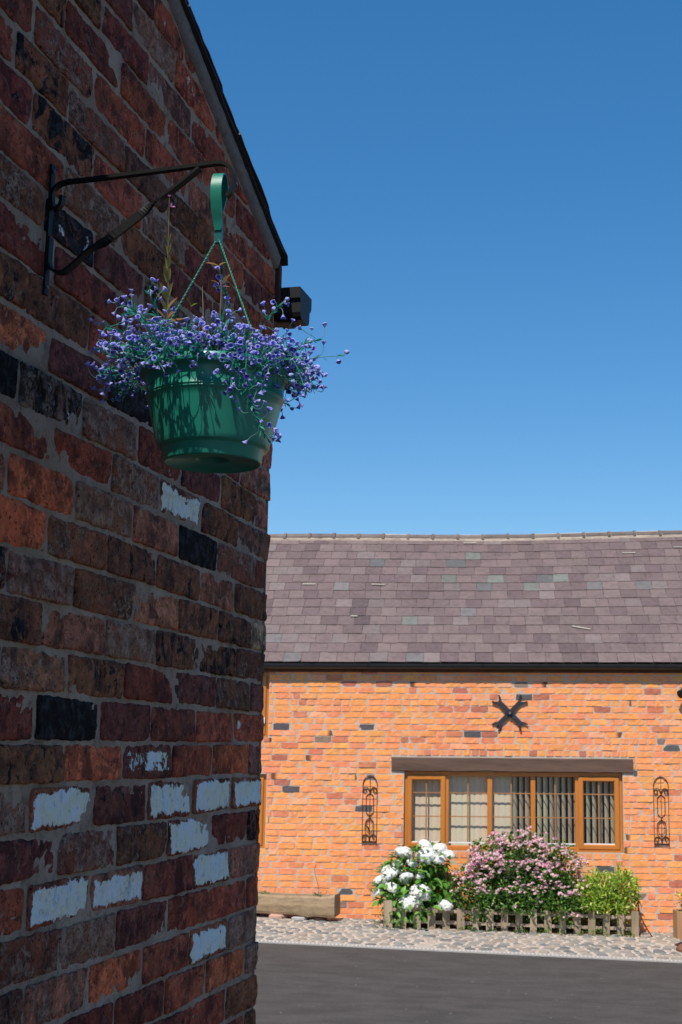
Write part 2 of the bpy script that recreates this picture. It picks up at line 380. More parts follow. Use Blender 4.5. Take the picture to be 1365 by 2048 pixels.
ROWS = {
 0: [(2.599, 'd'), (2.874, 'k'), (3.141, 'p'), (3.419, 'd'), (3.686, 'r'), (3.937, 'R')],
 -1: [(2.719, 'b'), (2.995, 'o'), (3.274, 'W'), (3.538, 'r'), (3.819, 'o'), (3.932, 'q')],
 -2: [(2.594, 'c'), (2.866, 'w'), (3.138, 'p'), (3.41, 'w'), (3.688, 'w'), (3.943, 'w')],
 -3: [(2.717, 'p'), (2.985, 'C'), (3.263, 'k'), (3.553, 'w'), (3.824, 'd'), (3.933, 'k')],
 -4: [(2.606, 'r'), (2.871, 'w'), (3.135, 'v'), (3.432, 'd'), (3.69, 'w'), (3.935, 'l')],
 -5: [(2.742, 'C'), (3.002, 'c'), (3.282, 'p'), (3.539, 'r'), (3.832, 'r'), (3.942, 'r')],
 -6: [(2.616, 'k'), (2.882, 'l'), (3.152, 'o'), (3.427, 'r'), (3.692, 'w'), (3.931, 'c')],
 -7: [(2.564, 'l'), (2.761, 'r'), (3.015, 'd'), (3.286, 'd'), (3.546, 'r'), (3.841, 'o'), (3.939, 'c')],
 -8: [(2.666, 'd'), (2.891, 'l'), (3.134, 'r'), (3.408, 'd'), (3.695, 'r'), (3.939, 'b')],
 -9: [(2.774, 'r'), (3.018, 'p'), (3.305, 'l'), (3.558, 'd'), (3.85, 'r'), (3.931, 'b')],
 1: [(2.715, 'l'), (2.983, 'b'), (3.268, 'd'), (3.553, 'p'), (3.815, 'k'), (3.941, 'q')],
 2: [(2.6, 'k'), (2.88, 'l'), (3.151, 'c'), (3.424, 'k'), (3.689, 'b'), (3.931, 'k')],
 3: [(2.461, 'k'), (2.725, 'C'), (3.018, 'c'), (3.277, 'l'), (3.55, 'b'), (3.82, 'k'), (3.94, 'g')],
 4: [(2.605, 'o'), (2.865, 'c'), (3.134, 'k'), (3.409, 'b'), (3.663, 'l'), (3.938, 'k')],
 5: [(2.443, 'l'), (2.711, 'o'), (2.993, 'c'), (3.258, 'l'), (3.529, 'K'), (3.82, 'C'), (3.931, 'd')],
 6: [(2.604, 'r'), (2.872, 'r'), (3.133, 'c'), (3.402, 'v'), (3.678, 'b'), (3.942, 'q')],
 7: [(2.46, 'k'), (2.724, 'B'), (3.001, 'c'), (3.259, 'd'), (3.537, 'p'), (3.808, 'b'), (3.934, 'l')],
 8: [(2.564, 'O'), (2.83, 'p'), (3.105, 'k'), (3.377, 'r'), (3.678, 'p'), (3.934, 'l')],
 9: [(2.468, 'b'), (2.731, 'k'), (2.995, 'r'), (3.25, 'd'), (3.55, 'b'), (3.796, 'k'), (3.942, 'l')],
 10: [(2.566, 'd'), (2.86, 'd'), (3.146, 'p'), (3.448, 'b'), (3.788, 'd'), (3.932, 'k')],
 11: [(2.518, 'c'), (2.736, 'f'), (2.998, 'p'), (3.298, 'B'), (3.611, 'r'), (3.938, 'd')],
 12: [(2.588, 'r'), (2.858, 'c'), (3.143, 'b'), (3.43, 'p'), (3.685, 'q'), (3.94, 'r')],
 13: [(2.447, 'd'), (2.711, 'b'), (2.967, 'r'), (3.216, 'c'), (3.477, 'd'), (3.931, 'r')],
 14: [(2.373, 'r'), (2.586, 'b'), (2.859, 'c'), (3.108, 'k'), (3.386, 'b'), (3.647, 'r'), (3.92, 'p')],
 15: [(2.434, 'd'), (2.696, 'C'), (2.965, 'r'), (3.224, 'r'), (3.498, 'l'), (3.912, 'r')],
 16: [(2.555, 'b'), (2.818, 'd'), (3.083, 'r'), (3.322, 'r'), (3.573, 'r'), (3.904, 'd')],
 17: [(2.48, 'r'), (2.714, 'b'), (2.963, 'd'), (3.233, 'q'), (3.48, 'r'), (3.896, 'R')],
 18: [(2.438, 'd'), (2.648, 'r'), (2.866, 'p'), (3.115, 'c'), (3.395, 'R'), (3.888, 'r')],
 19: [(2.377, 'b'), (2.568, 'd'), (2.775, 'l'), (2.982, 'p'), (3.174, 'R'), (3.88, 'r')],
 20: [(2.427, 'r'), (2.676, 'p'), (2.916, 'c'), (3.099, 'R'), (3.377, 'r')],
 21: [(2.356, 'd'), (2.594, 'b'), (2.822, 'r'), (3.027, 'd'), (3.368, 'r')],
 22: [(2.406, 'd'), (2.656, 'r'), (2.926, 'p'), (3.36, 'r')],
 23: [(2.396, 'p'), (2.646, 'b'), (2.917, 'r'), (3.351, 'r')],
 24: [(2.385, 'r'), (2.636, 'c'), (2.907, 'd')],
 25: [(2.374, 'r'), (2.626, 'c'), (2.897, 'd')],
}
ROWS[0][1] = (ROWS[0][1][0], 'Z'); ROWS[7][0] = (ROWS[7][0][0], 'Z'); ROWS[8][2] = (ROWS[8][2][0], 'Z')
def zj(k, s):
    L = JOINTS[k]
    if len(L) == 1 or s <= L[0][0]: z = L[0][1]
    elif s >= L[-1][0]: z = L[-1][1]
    else:
        for (a, za), (b, zb) in zip(L, L[1:]):
            if a <= s <= b: z = za+(zb-za)*(s-a)/(b-a); break
    return z + .0022*N(s*5, k*3.3, 2)
def near_brick(mb, s0, s1, k, ty, seed, corner=False, nx=None, nz=10, zclip=True):
    tint, wr = TY[ty]; R_ = random.Random(seed)
    wr = (wr[0]*R_.uniform(.7, 1.2), wr[1]*R_.uniform(.7, 1.2), wr[2]*R_.uniform(.86, 1.0))
    g = R_.uniform(.0036, .0062)
    L = s1-s0; nx = nx or max(6, int(L/.0085))
    jt = R_.uniform(.85, 1.15); tint = tuple(c*jt*R_.uniform(.94, 1.06) for c in tint)
    pro = R_.uniform(.0018, .0055) + (.002 if ty in 'kbcC' else 0); ta = R_.uniform(-.004, .004); tb = R_.uniform(-.003, .003)
    rough = {'k': .0030, 'b': .0026, 'c': .0024, 'C': .0026, 'f': .0015, 'w': .0014, 'v': .002, 'K': .002, 'B': .0024}.get(ty, .0015)
    sb0 = s0+g; sb1 = s1-(g if not corner else 0)
    dj = [R_.uniform(-.002, .002) for _ in range(4)]
    vs = []; ws = []
    chip = (R_.choice((0, 1)), R_.choice((0, 1)), R_.uniform(.0, .014)) if R_.random() < .45 else None
    def P(a, b, ring=False):
        s = sb0+(sb1-sb0)*a
        zb = zj(k, s)+.0045+dj[0]+(dj[1]-dj[0])*a; zt = zj(k+1, s)-.0045+dj[2]+(dj[3]-dj[2])*a
        if zclip: zt = min(zt, zverge(s)-.040); 
        zt = max(zt, zb+.004)
        z = zb+(zt-zb)*b
        ea = min(a, 1-a)*(sb1-sb0); eb = min(b, 1-b)*(zt-zb)
        wob = math.exp(-ea/.008); wz = math.exp(-eb/.006)
        s += wob*(.0036*N(s*20, z*55, seed) + .0026*N(s*100, z*120, seed)) * (1 if not (corner and a > .5) else 1.3)
        z += wz*(.0028*N(s*28, z*20, seed+9.1) + .0026*N(s*120, z*80, seed+4))
        # rounded corners
        cr = .35*max(0, 1-ea/.011)*max(0, 1-eb/.011)
        s += (1 if a < .5 else -1)*.0045*cr; z += (1 if b < .5 else -1)*.0045*cr
        if chip and (a > .5) == bool(chip[0]) and (b > .5) == bool(chip[1]):
            q = max(0, 1-(ea+eb)/.03); s += (1 if a < .5 else -1)*chip[2]*q; z += (1 if b < .5 else -1)*chip[2]*.6*q
        ed = min(ea, eb)
        h = pro + ta*(a-.5)*2 + tb*(b-.5)*2 + rough*(1.2*N(s*34, z*34, seed) + 1.0*N(s*85, z*85, seed+2) + .5*N(s*160, z*160, seed+3)) - .0030*math.exp(-ed/.0030)
        return s, z, h, min(1, ed/.019)
    for i in range(nx+1):
        for j in range(nz+1):
            # denser near the edges
            a = i/nx; b = j/nz; a2 = a + .35*(a-.5)*(a*(1-a))*4*.6; b2 = .5-.5*math.cos(PI*b)
            b2 = .5*b + .5*b2
            s, z, h, ed = P(a2, b2); vs.append(WP(s, z, h)); ws.append((*wr, ed))
    fs = []; q = nz+1
    for i in range(nx):
        for j in range(nz): c0 = i*q+j; fs.append((c0, c0+q, c0+q+1, c0+1))
    ring = [i*q for i in range(nx+1)] + [nx*q+j for j in range(1, nz+1)] + [i*q+nz for i in range(nx-1, -1, -1)] + [j for j in range(nz-1, 0, -1)]
    b0 = len(vs); back = .10 if corner else .014
    for r in ring:
        p = vs[r]; ext = back
        vs.append(p - Nd*ext + Wd*(.004*N(p.z*60, seed, 1) if corner else 0)); ws.append((*wr, 0))
    m = len(ring)
    for i in range(m): fs.append((ring[i], b0+i, b0+(i+1) % m, ring[(i+1) % m]))
    mb.add(vs, fs, tint, ws)
nb = 0
rb = random.Random(5)
for k, L in ROWS.items():
    prev = L[0][0] - rb.uniform(.25, .28); items = [(prev, L[0][0], L[0][1])]
    for (a, _), (b, ty) in zip(L, L[1:]): items.append((a, b, ty))
    while prev > 2.30:
        n0 = prev - rb.uniform(.25, .28); items.insert(0, (n0, prev, rb.choice('rdplbcko'))); prev = n0
    for s0, s1, ty in items:
        if zj(k, s0)+.02 > zverge(s0)-.05: continue
        if zj(k, (s0+s1)/2) > zverge(min(s1, CS)) + .03 and zj(k, s0) > zverge(s0): continue
        corner = abs(s1-CS) < .03 and k <= 15
        if k == 3 and corner: s1 -= .0
        # cut by the verge
        smax = 3.909 + (3.721-.045-(zj(k, s1)+.012))/.405
        if smax < s1-.01: s1 = smax; corner = False
        if s1-s0 < .04: continue
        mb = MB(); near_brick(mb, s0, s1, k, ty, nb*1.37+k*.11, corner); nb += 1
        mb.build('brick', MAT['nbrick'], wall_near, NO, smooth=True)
# bricks out of the photograph's frame, one mass
mb = MB()
for k in range(-14, 34):
    s = 2.02 if False else None
    if k in ROWS:
        pre = ROWS[k][0][0]
        r2 = random.Random(k); s1 = 2.02
    else: r2 = random.Random(k); s1 = CS
    z0 = EYE + .0011 + .086*k
    JOINTS.setdefault(k, [(3.5, z0)]); JOINTS.setdefault(k+1, [(3.5, z0+.086)])
    while s1 > .6:
        s0 = s1 - r2.uniform(.25, .28)
        if z0+.02 < zverge(s0)-.06 and not (k > 20 and s1 > 3.2):
            near_brick(mb, s0, s1, k, r2.choice('rdplbckoc'), k*3.1+s1, abs(s1-CS) < .01, nx=4, nz=2)
        s1 = s0
mb.build('brickwork', MAT['nbrick'], wall_near, NO, smooth=True, kind='stuff')

# mortar fillet under the verge
mb = MB(); vs = []; fs = []; nn_ = 120
for i in range(nn_+1):
    s = 1.2 + (3.925-1.2)*i/nn_; zt = zverge(s); wv = .030 + .006*N(s*14, 1, 1) + .004*N(s*45, 2, 2)
    for j, (dz, h) in enumerate(((-wv-.004, -.002), (-wv, .009), (-wv*.6, .015), (-wv*.25, .018), (0, .019), (.0, -.01))):
        vs.append(WP(s, zt+dz, h + .0025*N(s*30, j, 4)))
for i in range(nn_):
    for j in range(5): a = i*6+j; fs.append((a, a+6, a+7, a+1))
mb.add(vs, fs, (.19, .165, .16)); mb.build('verge_mortar', MAT['verge'], near, NO, smooth=True)
# roof: slab behind, verge slates in front
rs = Vector(Wd*1 - UP*.405).normalized()      # down the slope
rn = rs.cross(Nd); rn = rn if rn.z > 0 else -rn
mb = MB(); 
a = WP(-4.0, zverge(-4.0)+.004, -.02); box(mb, WP(3.93, zverge(3.93)+.004, .0), Nd*-4.6, -rs*3.6, rn*.022, (.05, .045, .05))
roof_n = mb.build('roof', MAT['slate'], near, NO)
rv = random.Random(11)
for lay, (exp_, th, h0, lift) in enumerate(((.30, .009, .026, .001), (.205, .008, .030, .012))):
    s = 3.965+lay*.02; i = 0
    while s > 1.0:
        Lp = exp_*rv.uniform(.94, 1.06); mb = MB()
        o = WP(s, zverge(s)+lift, -.20) ; hh = h0 + rv.uniform(-.005, .006)
        tilt = rn*(.011 + rv.uniform(-.001, .002))
        # one slate: long board with uneven broken outer edge
        n_ = 8; vs = []; fs = []
        for q in range(n_+1):
            t = q/n_; base = o - rs*((Lp+.10)*t) + tilt*(1-t)*1.0
            ee = .20 + hh + .003*N(s*7+t*6, lay, 5) - (.008 if q in (0,) else 0)
            vs += [base, base+Nd*ee, base+Nd*(ee-.002)+rn*th, base+rn*th]
        for q in range(n_):
            for r in range(4): fs.append((q*4+r, q*4+(r+1) % 4, q*4+4+(r+1) % 4, q*4+4+r))
        fs += [(0, 1, 2, 3), tuple(n_*4+r for r in (3, 2, 1, 0))]
        c = rv.uniform(.8, 1.2); mb.add(vs, fs, (.040*c, .034*c, .034*c)); mb.build('slate', MAT['slate'], roof_n, NO)
        s -= Lp*rs.dot(Wd); i += 1
# fascia and square-line gutter seen end on
mb = MB(); box(mb, WP(3.937, 3.575, .012), Nd*-4.4, Wd*.022, UP*.125, (.085, .035, .020)); mb.build('fascia', MAT['wood'], near, NO)
mb = MB()
prof = [(-.004, .095), (-.004, .062), (.004, .056), (.004, .020), (.009, .008), (.020, .0), (.080, .0), (.092, .006), (.098, .016), (.100, .045), (.108, .050), (.116, .058), (.118, .07), (.118, .095)]
gs, gzz = 3.962, 3.540
ring0 = [WP(gs+a, gzz+b, .070) for a, b in prof]; ring1 = [WP(gs+a, gzz+b, -4.3) for a, b in prof]; n_ = len(prof)
mb.add(ring0+ring1, [(i, i+1, n_+i+1, n_+i) for i in range(n_-1)] + [tuple(range(n_))], (.013, .013, .014))
gut = mb.build('gutter', MAT['pvc'], near, NO)
mb = MB(); p2 = [(a*1.05-.004, b*1.04-.006) for a, b in prof]
r0 = [WP(gs+a, gzz+b, .030) for a, b in p2]; r1 = [WP(gs+a, gzz+b, -.004) for a, b in p2]
mb.add(r0+r1, [(i, i+1, n_+i+1, n_+i) for i in range(n_-1)] + [tuple(range(n_)), tuple(range(2*n_-1, n_-1, -1))], (.014, .014, .015))
mb.build('gutter_bracket', MAT['pvc'], gut, NO)
mb = MB(); tube(mb, [WP(gs+.03, gzz-.006, .045), WP(gs+.03, gzz+.004, .045)], .009, 10, (.03, .03, .03)); mb.build('gutter_screw', MAT['pvc'], gut, NO)

# ---------------------------------------------------------------- hanging bracket
BS = 2.523; brO = tuple(WP(BS, 3.13))
def AP(h, z, s=0.0): return WP(BS+s, z, h)
brk = thing('wall_bracket', 'black wrought iron hanging bracket with twisted strut on the shaded brick wall', 'bracket', brO)
mb = MB(); bar(mb, [AP(.011, 3.128), AP(.011, 3.20), AP(.011, 3.30), AP(.011, 3.386)], Wd, .0075, .0022, tint=(.006, .006, .006))
pl = mb.build('back_plate', MAT['iron'], brk, brO)
for z in (3.373, 3.142):
    mb = MB(); tube(mb, [AP(.0125, z), AP(.0165, z)], .0036, 10, (.10, .10, .11)); mb.build('screw', MAT['iron'], pl, brO)
path = smooth_path([AP(h, z) for h, z in ((.034, 3.322), (.033, 3.306), (.022, 3.296), (.015, 3.306), (.014, 3.328), (.024, 3.343), (.045, 3.349), (.10, 3.350), (.211, 3.353), (.30, 3.356), (.345, 3.3575), (.364, 3.353), (.376, 3.337), (.379, 3.318), (.375, 3.300), (.366, 3.290))], 5)
mb = MB(); bar(mb, path, Wd, .0062, .0032, tint=(.008, .0078, .0075)); mb.build('arm', MAT['iron'], brk, brO)
pts = smooth_path([AP(h, z) for h, z in ((.312, 3.351), (.265, 3.317), (.226, 3.292), (.19, 3.266), (.132, 3.226), (.097, 3.208), (.066, 3.182), (.045, 3.169), (.026, 3.173), (.0155, 3.19), (.0150, 3.24))], 8)
tw = []
for p in pts:
    h = (p-O0).dot(Nd); sm = lambda a, b: max(0, min(1, (h-a)/(b-a)))
    t1 = sm(.105, .150); t2 = sm(.195, .245); t1 = t1*t1*(3-2*t1); t2 = t2*t2*(3-2*t2)
    tw.append(PI/2*t1 + PI/2*t2)
mb = MB(); bar(mb, pts, Wd, .0084, .0026, tw, (.010, .0097, .0095)); mb.build('twisted_strut', MAT['iron'], brk, brO)

# ---------------------------------------------------------------- hanging pot
HX, HY = -.2295, 2.3447; KX = -.2343; potO = (HX, HY, 2.78)
bas = thing('hanging_pot', 'green plastic hanging pot on three twisted cords from the wall bracket', 'plant pot', potO)
G = (.013, .195, .135)
prof = [(.118, 2.955), (.1265, 2.9605), (.1290, 2.9585), (.1298, 2.946), (.1285, 2.9440), (.1195, 2.9425), (.1182, 2.936), (.1172, 2.920),
        (.11665, 2.9075), (.11760, 2.9065), (.11760, 2.9050), (.11635, 2.9040), (.1158, 2.9030), (.11675, 2.9020), (.11665, 2.9005), (.1155, 2.8995), (.1120, 2.885), (.1075, 2.865), (.1022, 2.842), (.0965, 2.8205), (.0945, 2.8120),
        (.0930, 2.8095), (.0868, 2.8085), (.0858, 2.8060), (.0826, 2.7850), (.0815, 2.7820), (.0790, 2.7830), (.0775, 2.7860), (.030, 2.789), (.0265, 2.791), (.0262, 2.800), (.0, 2.8005)]
mb = MB(); lathe(mb, [(a*1.045, 2.955-(2.955-b)*.95) for a, b in prof], HX, HY, 96, G); mb.build('pot', MAT['plastic'], bas, potO, smooth=True)
mb = MB(); lathe(mb, [(.118, 2.955), (.114, 2.945), (.112, 2.915), (.108, 2.90)], HX, HY, 64, G); mb.build('inner_wall', MAT['plastic'], bas, potO, smooth=True)
mb = MB(); vs = [(HX, HY, 2.945)]; 
for r_ in (.03, .06, .09, .1145):
    for j in range(32): a = j*PI/16; vs.append((HX+r_*math.cos(a), HY+r_*math.sin(a), 2.940-.01*(r_/.11)**2+.004*N(r_*60, a*3, 1)))
fs = [(0, 1+j, 1+(j+1) % 32) for j in range(32)]
for k_ in range(3):
    for j in range(32): fs.append((1+k_*32+j, 1+k_*32+32+j, 1+k_*32+32+(j+1) % 32, 1+k_*32+(j+1) % 32))
mb.add(vs, fs, (.06, .04, .03)); mb.build('soil', MAT['soil'], bas, potO, smooth=True)
# hanger
E_ = Vector((-.20, -.98, 0)).normalized(); EW = E_.cross(UP).normalized(); H0 = Vector((KX, HY, 0))
def HP(a, z, b=0): return H0 + E_*a + EW*b + UP*z
mb = MB(); hp = smooth_path([HP(a, z) for a, z in ((.004, 3.226), (.009, 3.243), (.017, 3.264), (.0235, 3.288), (.0235, 3.307), (.015, 3.327), (.001, 3.3345), (-.012, 3.329), (-.019, 3.312), (-.0195, 3.292), (-.017, 3.272))], 5)
hw = [.0062 + .0040*min(1, (i/9.)) if i < 40 else .0102-.0007*(i-40) for i in range(len(hp))]
bar(mb, hp, EW, hw, .0016, tint=(.014, .17, .115)); hk = mb.build('hanger_hook', MAT['plastic'], bas, potO)
mb = MB(); bar(mb, [HP(-.002, 3.203), HP(-.002, 3.22), HP(.001, 3.248)], EW, [.0066, .0075, .0065], .0050, tint=(.008, .075, .07)); mb.build('cord_clip', MAT['plastic'], hk, potO)
for az in (-75, 43, 163):
    a = math.radians(az); e1 = Vector((HX+.129*math.sin(a), HY-.129*math.cos(a), 2.957)); st = Vector((KX+.003*math.sin(a), HY-.003*math.cos(a), 3.208))
    mb = MB(); d = e1-st; Lc = d.length; d.normalize(); o1 = d.orthogonal().normalized(); o2 = d.cross(o1); n_ = int(Lc/.0012)
    for ph in (0, PI):
        pp = []
        for i in range(n_+1):
            t = i/n_; an = t*Lc/.0075*2*PI*.5 + ph
            pp.append(st + d*(Lc*t) + (o1*math.cos(an)+o2*math.sin(an))*.00095)
        tube(mb, pp, .00095, 5, (.015, .20, .13))
    mb.build('cord', MAT['plastic'], bas, potO, smooth=True)
# ---------------------------------------------------------------- artificial flowers in the pot
plO = (HX, HY, 2.945)
plant = thing('artificial_plant', 'artificial plant of small purple cup flowers on wiry green stems, filling the hanging pot', 'plant', plO)
rp = random.Random(23)
def cup_mesh(seed):
    R_ = random.Random(seed); mb = MB(); n = 8; sq = R_.uniform(.8, 1); ph = R_.uniform(0, 6)
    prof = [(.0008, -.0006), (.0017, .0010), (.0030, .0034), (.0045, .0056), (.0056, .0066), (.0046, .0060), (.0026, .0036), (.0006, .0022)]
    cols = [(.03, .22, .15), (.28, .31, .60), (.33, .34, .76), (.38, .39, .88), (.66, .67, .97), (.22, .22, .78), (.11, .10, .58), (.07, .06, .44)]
    vs = []; ts = []
    for i, (r, z) in enumerate(prof):
        for j in range(n):
            a = 2*PI*j/n; w_ = 1 + (.10*math.sin(3*a+ph) if i in (3, 4, 5) else 0)
            vs.append((r*w_*math.cos(a), r*w_*sq*math.sin(a), z + (.0008*math.sin(2*a+ph) if i in (3, 4, 5) else 0))); ts.append(cols[i])
    fs = [(i*n+j, i*n+(j+1) % n, (i+1)*n+(j+1) % n, (i+1)*n+j) for i in range(len(prof)-1) for j in range(n)]
    mb.add(vs, fs, ts); return mb
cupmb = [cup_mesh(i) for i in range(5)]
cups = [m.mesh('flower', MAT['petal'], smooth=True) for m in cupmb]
flowers = []   # (sprig object, pos, dir, scale, variant)
def sprig(path, ntw, tl=(.018, .040), dens0=.25, r=.00095, fsc=1.0, upb=.35):
    mb = MB(); P = smooth_path(path, 5); m = len(P)
    tube(mb, P, [r*(1-.45*i/(m-1)) for i in range(m)], 5, (.02, .20, .14), (.05, .38, .27))
    fl = []
    for q in range(ntw):
        t = dens0 + (1-dens0)*((q+rp.random())/ntw); i = min(m-2, int(t*(m-1))); p = P[i]; d = (P[i+1]-P[max(0, i-1)]).normalized()
        rv_ = Vector((rp.gauss(0, 1), rp.gauss(0, 1), rp.gauss(0, 1))).normalized()
        dd = (d*rp.uniform(.3, 1.0) + rv_*.75 + UP*upb*rp.random()).normalized(); L = rp.uniform(*tl)
        q1 = p + d*L*.3 + dd*L*.25; q2 = p + dd*L*.75 + d*L*.15 ; q3 = p + dd*L + UP*L*rp.uniform(-.2, .25)
        tp = smooth_path([p, q1, q2, q3], 3); pale = rp.random()
        c2 = (.24, .40, .46) if pale < .5 else (.05, .36, .25)
        tube(mb, tp, .00068, 4, (.03, .28, .19), c2, cap=False)
        fl.append((q3, (q3-q2).normalized()))
        if rp.random() < .55:
            d2 = (dd + Vector((rp.gauss(0, .6), rp.gauss(0, .6), rp.gauss(0, .6)))).normalized(); q4 = q2 + d2*L*.5
            tube(mb, [q2, (q2+q4)/2 + UP*.002, q4], .0006, 4, (.03, .28, .19), c2, cap=False); fl.append((q4, d2))
        for _k in range(2):   # small narrow leaves
            r3 = Vector((rp.gauss(0, 1), rp.gauss(0, 1), rp.gauss(0, 1))).normalized(); a_ = p; l_ = r3.cross(d).normalized()*.0020; b_ = p + (d+r3*.8).normalized()*rp.uniform(.010, .020)
            mb.add([a_, (a_+b_)/2+l_, b_, (a_+b_)/2-l_], [(0, 1, 2, 3)], (.03, .30, .20))
    o = mb.build('sprig', MAT['leaf'], plant, plO, smooth=True)
    for p, d in fl: flowers.append((o, p, d, rp.uniform(.70, 1.10)*fsc, rp.randrange(5)))
def okp(p): return (p-O0).dot(Nd) > .02
cnt = 0
while cnt < 140:
    az = rp.uniform(0, 2*PI); rr = .105*math.sqrt(rp.random()); k = rr/.105
    root = Vector((HX+rr*math.sin(az), HY-rr*math.cos(az), 2.945))
    a2 = az + rp.gauss(0, .35); el = math.radians(max(3, 76 - 64*k + rp.gauss(0, 12)))
    L = (.108 + .020*k)*rp.uniform(.7, 1.2)
    hx = math.sin(a2)
    if hx < -.45 and k > .5: L *= 1.30
    if hx > .6 and k > .5: L *= 1.0
    mxr = .205 if hx < 0 else .158; L = min(L, max(.05, (mxr-rr)/max(.3, math.cos(el))))
    d = Vector((math.sin(a2)*math.cos(el), -math.cos(a2)*math.cos(el), math.sin(el)))
    dr = rp.uniform(.1, .45)
    pts = [root + d*L*t - UP*(L*dr*t*t) + Vector((N(cnt, t*3), N(cnt, t*3, 5), N(cnt, t*3, 9)))*.012*t for t in (0, .35, .7, 1)]
    if not okp(pts[-1]): continue
    # keep stems clear of the rim
    pts[1].z = max(pts[1].z, 2.966)
    sprig(pts, rp.randint(5, 8), r=.0011); cnt += 1
def rel(x, y, z): return Vector((HX+x, HY+y, z))
# trailing ones in front of the pot, on its right, and the long ones on the left
for path, nt in (
    ([rel(.05, -.09, 2.955), rel(.062, -.135, 2.975), rel(.066, -.158, 2.93), rel(.072, -.160, 2.88), rel(.085, -.152, 2.835), rel(.108, -.145, 2.80)], 18),
    ([rel(.04, -.09, 2.955), rel(.048, -.138, 2.972), rel(.052, -.150, 2.93), rel(.062, -.150, 2.88), rel(.084, -.145, 2.845)], 10),
    ([rel(.06, -.08, 2.955), rel(.085, -.125, 2.975), rel(.088, -.150, 2.93), rel(.084, -.152, 2.892)], 9),
    ([rel(.045, -.085, 2.955), rel(.06, -.13, 2.97), rel(.044, -.152, 2.94), rel(.040, -.155, 2.905)], 6),
    ([rel(.09, -.05, 2.955), rel(.135, -.07, 2.966), rel(.155, -.085, 2.93), rel(.162, -.09, 2.905)], 7),
    ([rel(.09, .0, 2.955), rel(.14, -.01, 2.985), rel(.165, -.01, 2.965), rel(.178, -.01, 2.92)], 5),
    ([rel(-.08, -.03, 2.955), rel(-.13, -.05, 2.965), rel(-.17, -.06, 2.95), rel(-.198, -.06, 2.925)], 9),
    ([rel(-.085, -.01, 2.955), rel(-.14, -.02, 2.985), rel(-.18, -.03, 3.0), rel(-.208, -.03, 2.985)], 10),
    ([rel(-.08, .0, 2.955), rel(-.14, .0, 3.01), rel(-.175, .0, 3.03), rel(-.20, -.01, 3.035)], 9),
    ([rel(-.06, .0, 2.955), rel(-.10, .0, 3.03), rel(-.145, .0, 3.065), rel(-.165, .0, 3.065)], 7),
    ([rel(.01, 0, 2.955), rel(.008, 0, 3.04), rel(.01, 0, 3.10), rel(.004, 0, 3.135)], 8),
    ([rel(.06, 0, 2.955), rel(.08, 0, 3.04), rel(.10, 0, 3.075), rel(.112, -.01, 3.08)], 8),
    ([rel(.09, .03, 2.955), rel(.15, .03, 2.99), rel(.19, .03, 3.0), rel(.232, .03, 3.003)], 3),
    ([rel(.09, .02, 2.955), rel(.13, .02, 3.0), rel(.155, .02, 3.02), rel(.185, .02, 3.03)], 6)):
    sprig(path, nt, dens0=.35, tl=(.014, .032))
# short filler stems that hide the soil
mb = MB()
for i in range(420):
    az = rp.uniform(0, 2*PI); rr = .11*math.sqrt(rp.random()); p = Vector((HX+rr*math.sin(az), HY-rr*math.cos(az), 2.945))
    d = Vector((math.sin(az)*rp.uniform(.2, 1.2), -math.cos(az)*rp.uniform(.2, 1.2), rp.uniform(.6, 1.4))).normalized(); L = rp.uniform(.03, .075)
    e_ = p + d*L; b_ = (p+e_)/2 + Vector((rp.gauss(0, .004), rp.gauss(0, .004), .002)); b_.z = max(b_.z, 2.963)
    tube(mb, [p, b_, e_], .0008, 3, (.008, .10, .07), (.02, .2, .13), cap=False)
mb.build('undergrowth', MAT['leaf'], plant, plO, kind='stuff')
flowers.sort(key=lambda t: (t[1]-Vector((0, 0, EYE))).length)
mb = MB()
for i, (o, p, d, s_, vv) in enumerate(flowers):
    q = d.to_track_quat('Z', 'Y')
    if i < 300:
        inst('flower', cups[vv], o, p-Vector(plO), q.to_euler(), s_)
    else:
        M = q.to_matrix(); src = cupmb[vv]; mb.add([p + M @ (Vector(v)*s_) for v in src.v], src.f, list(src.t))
if mb.v: mb.build('blossom', MAT['petal'], plant, plO, smooth=True, kind='stuff')
print('flowers', len(flowers))

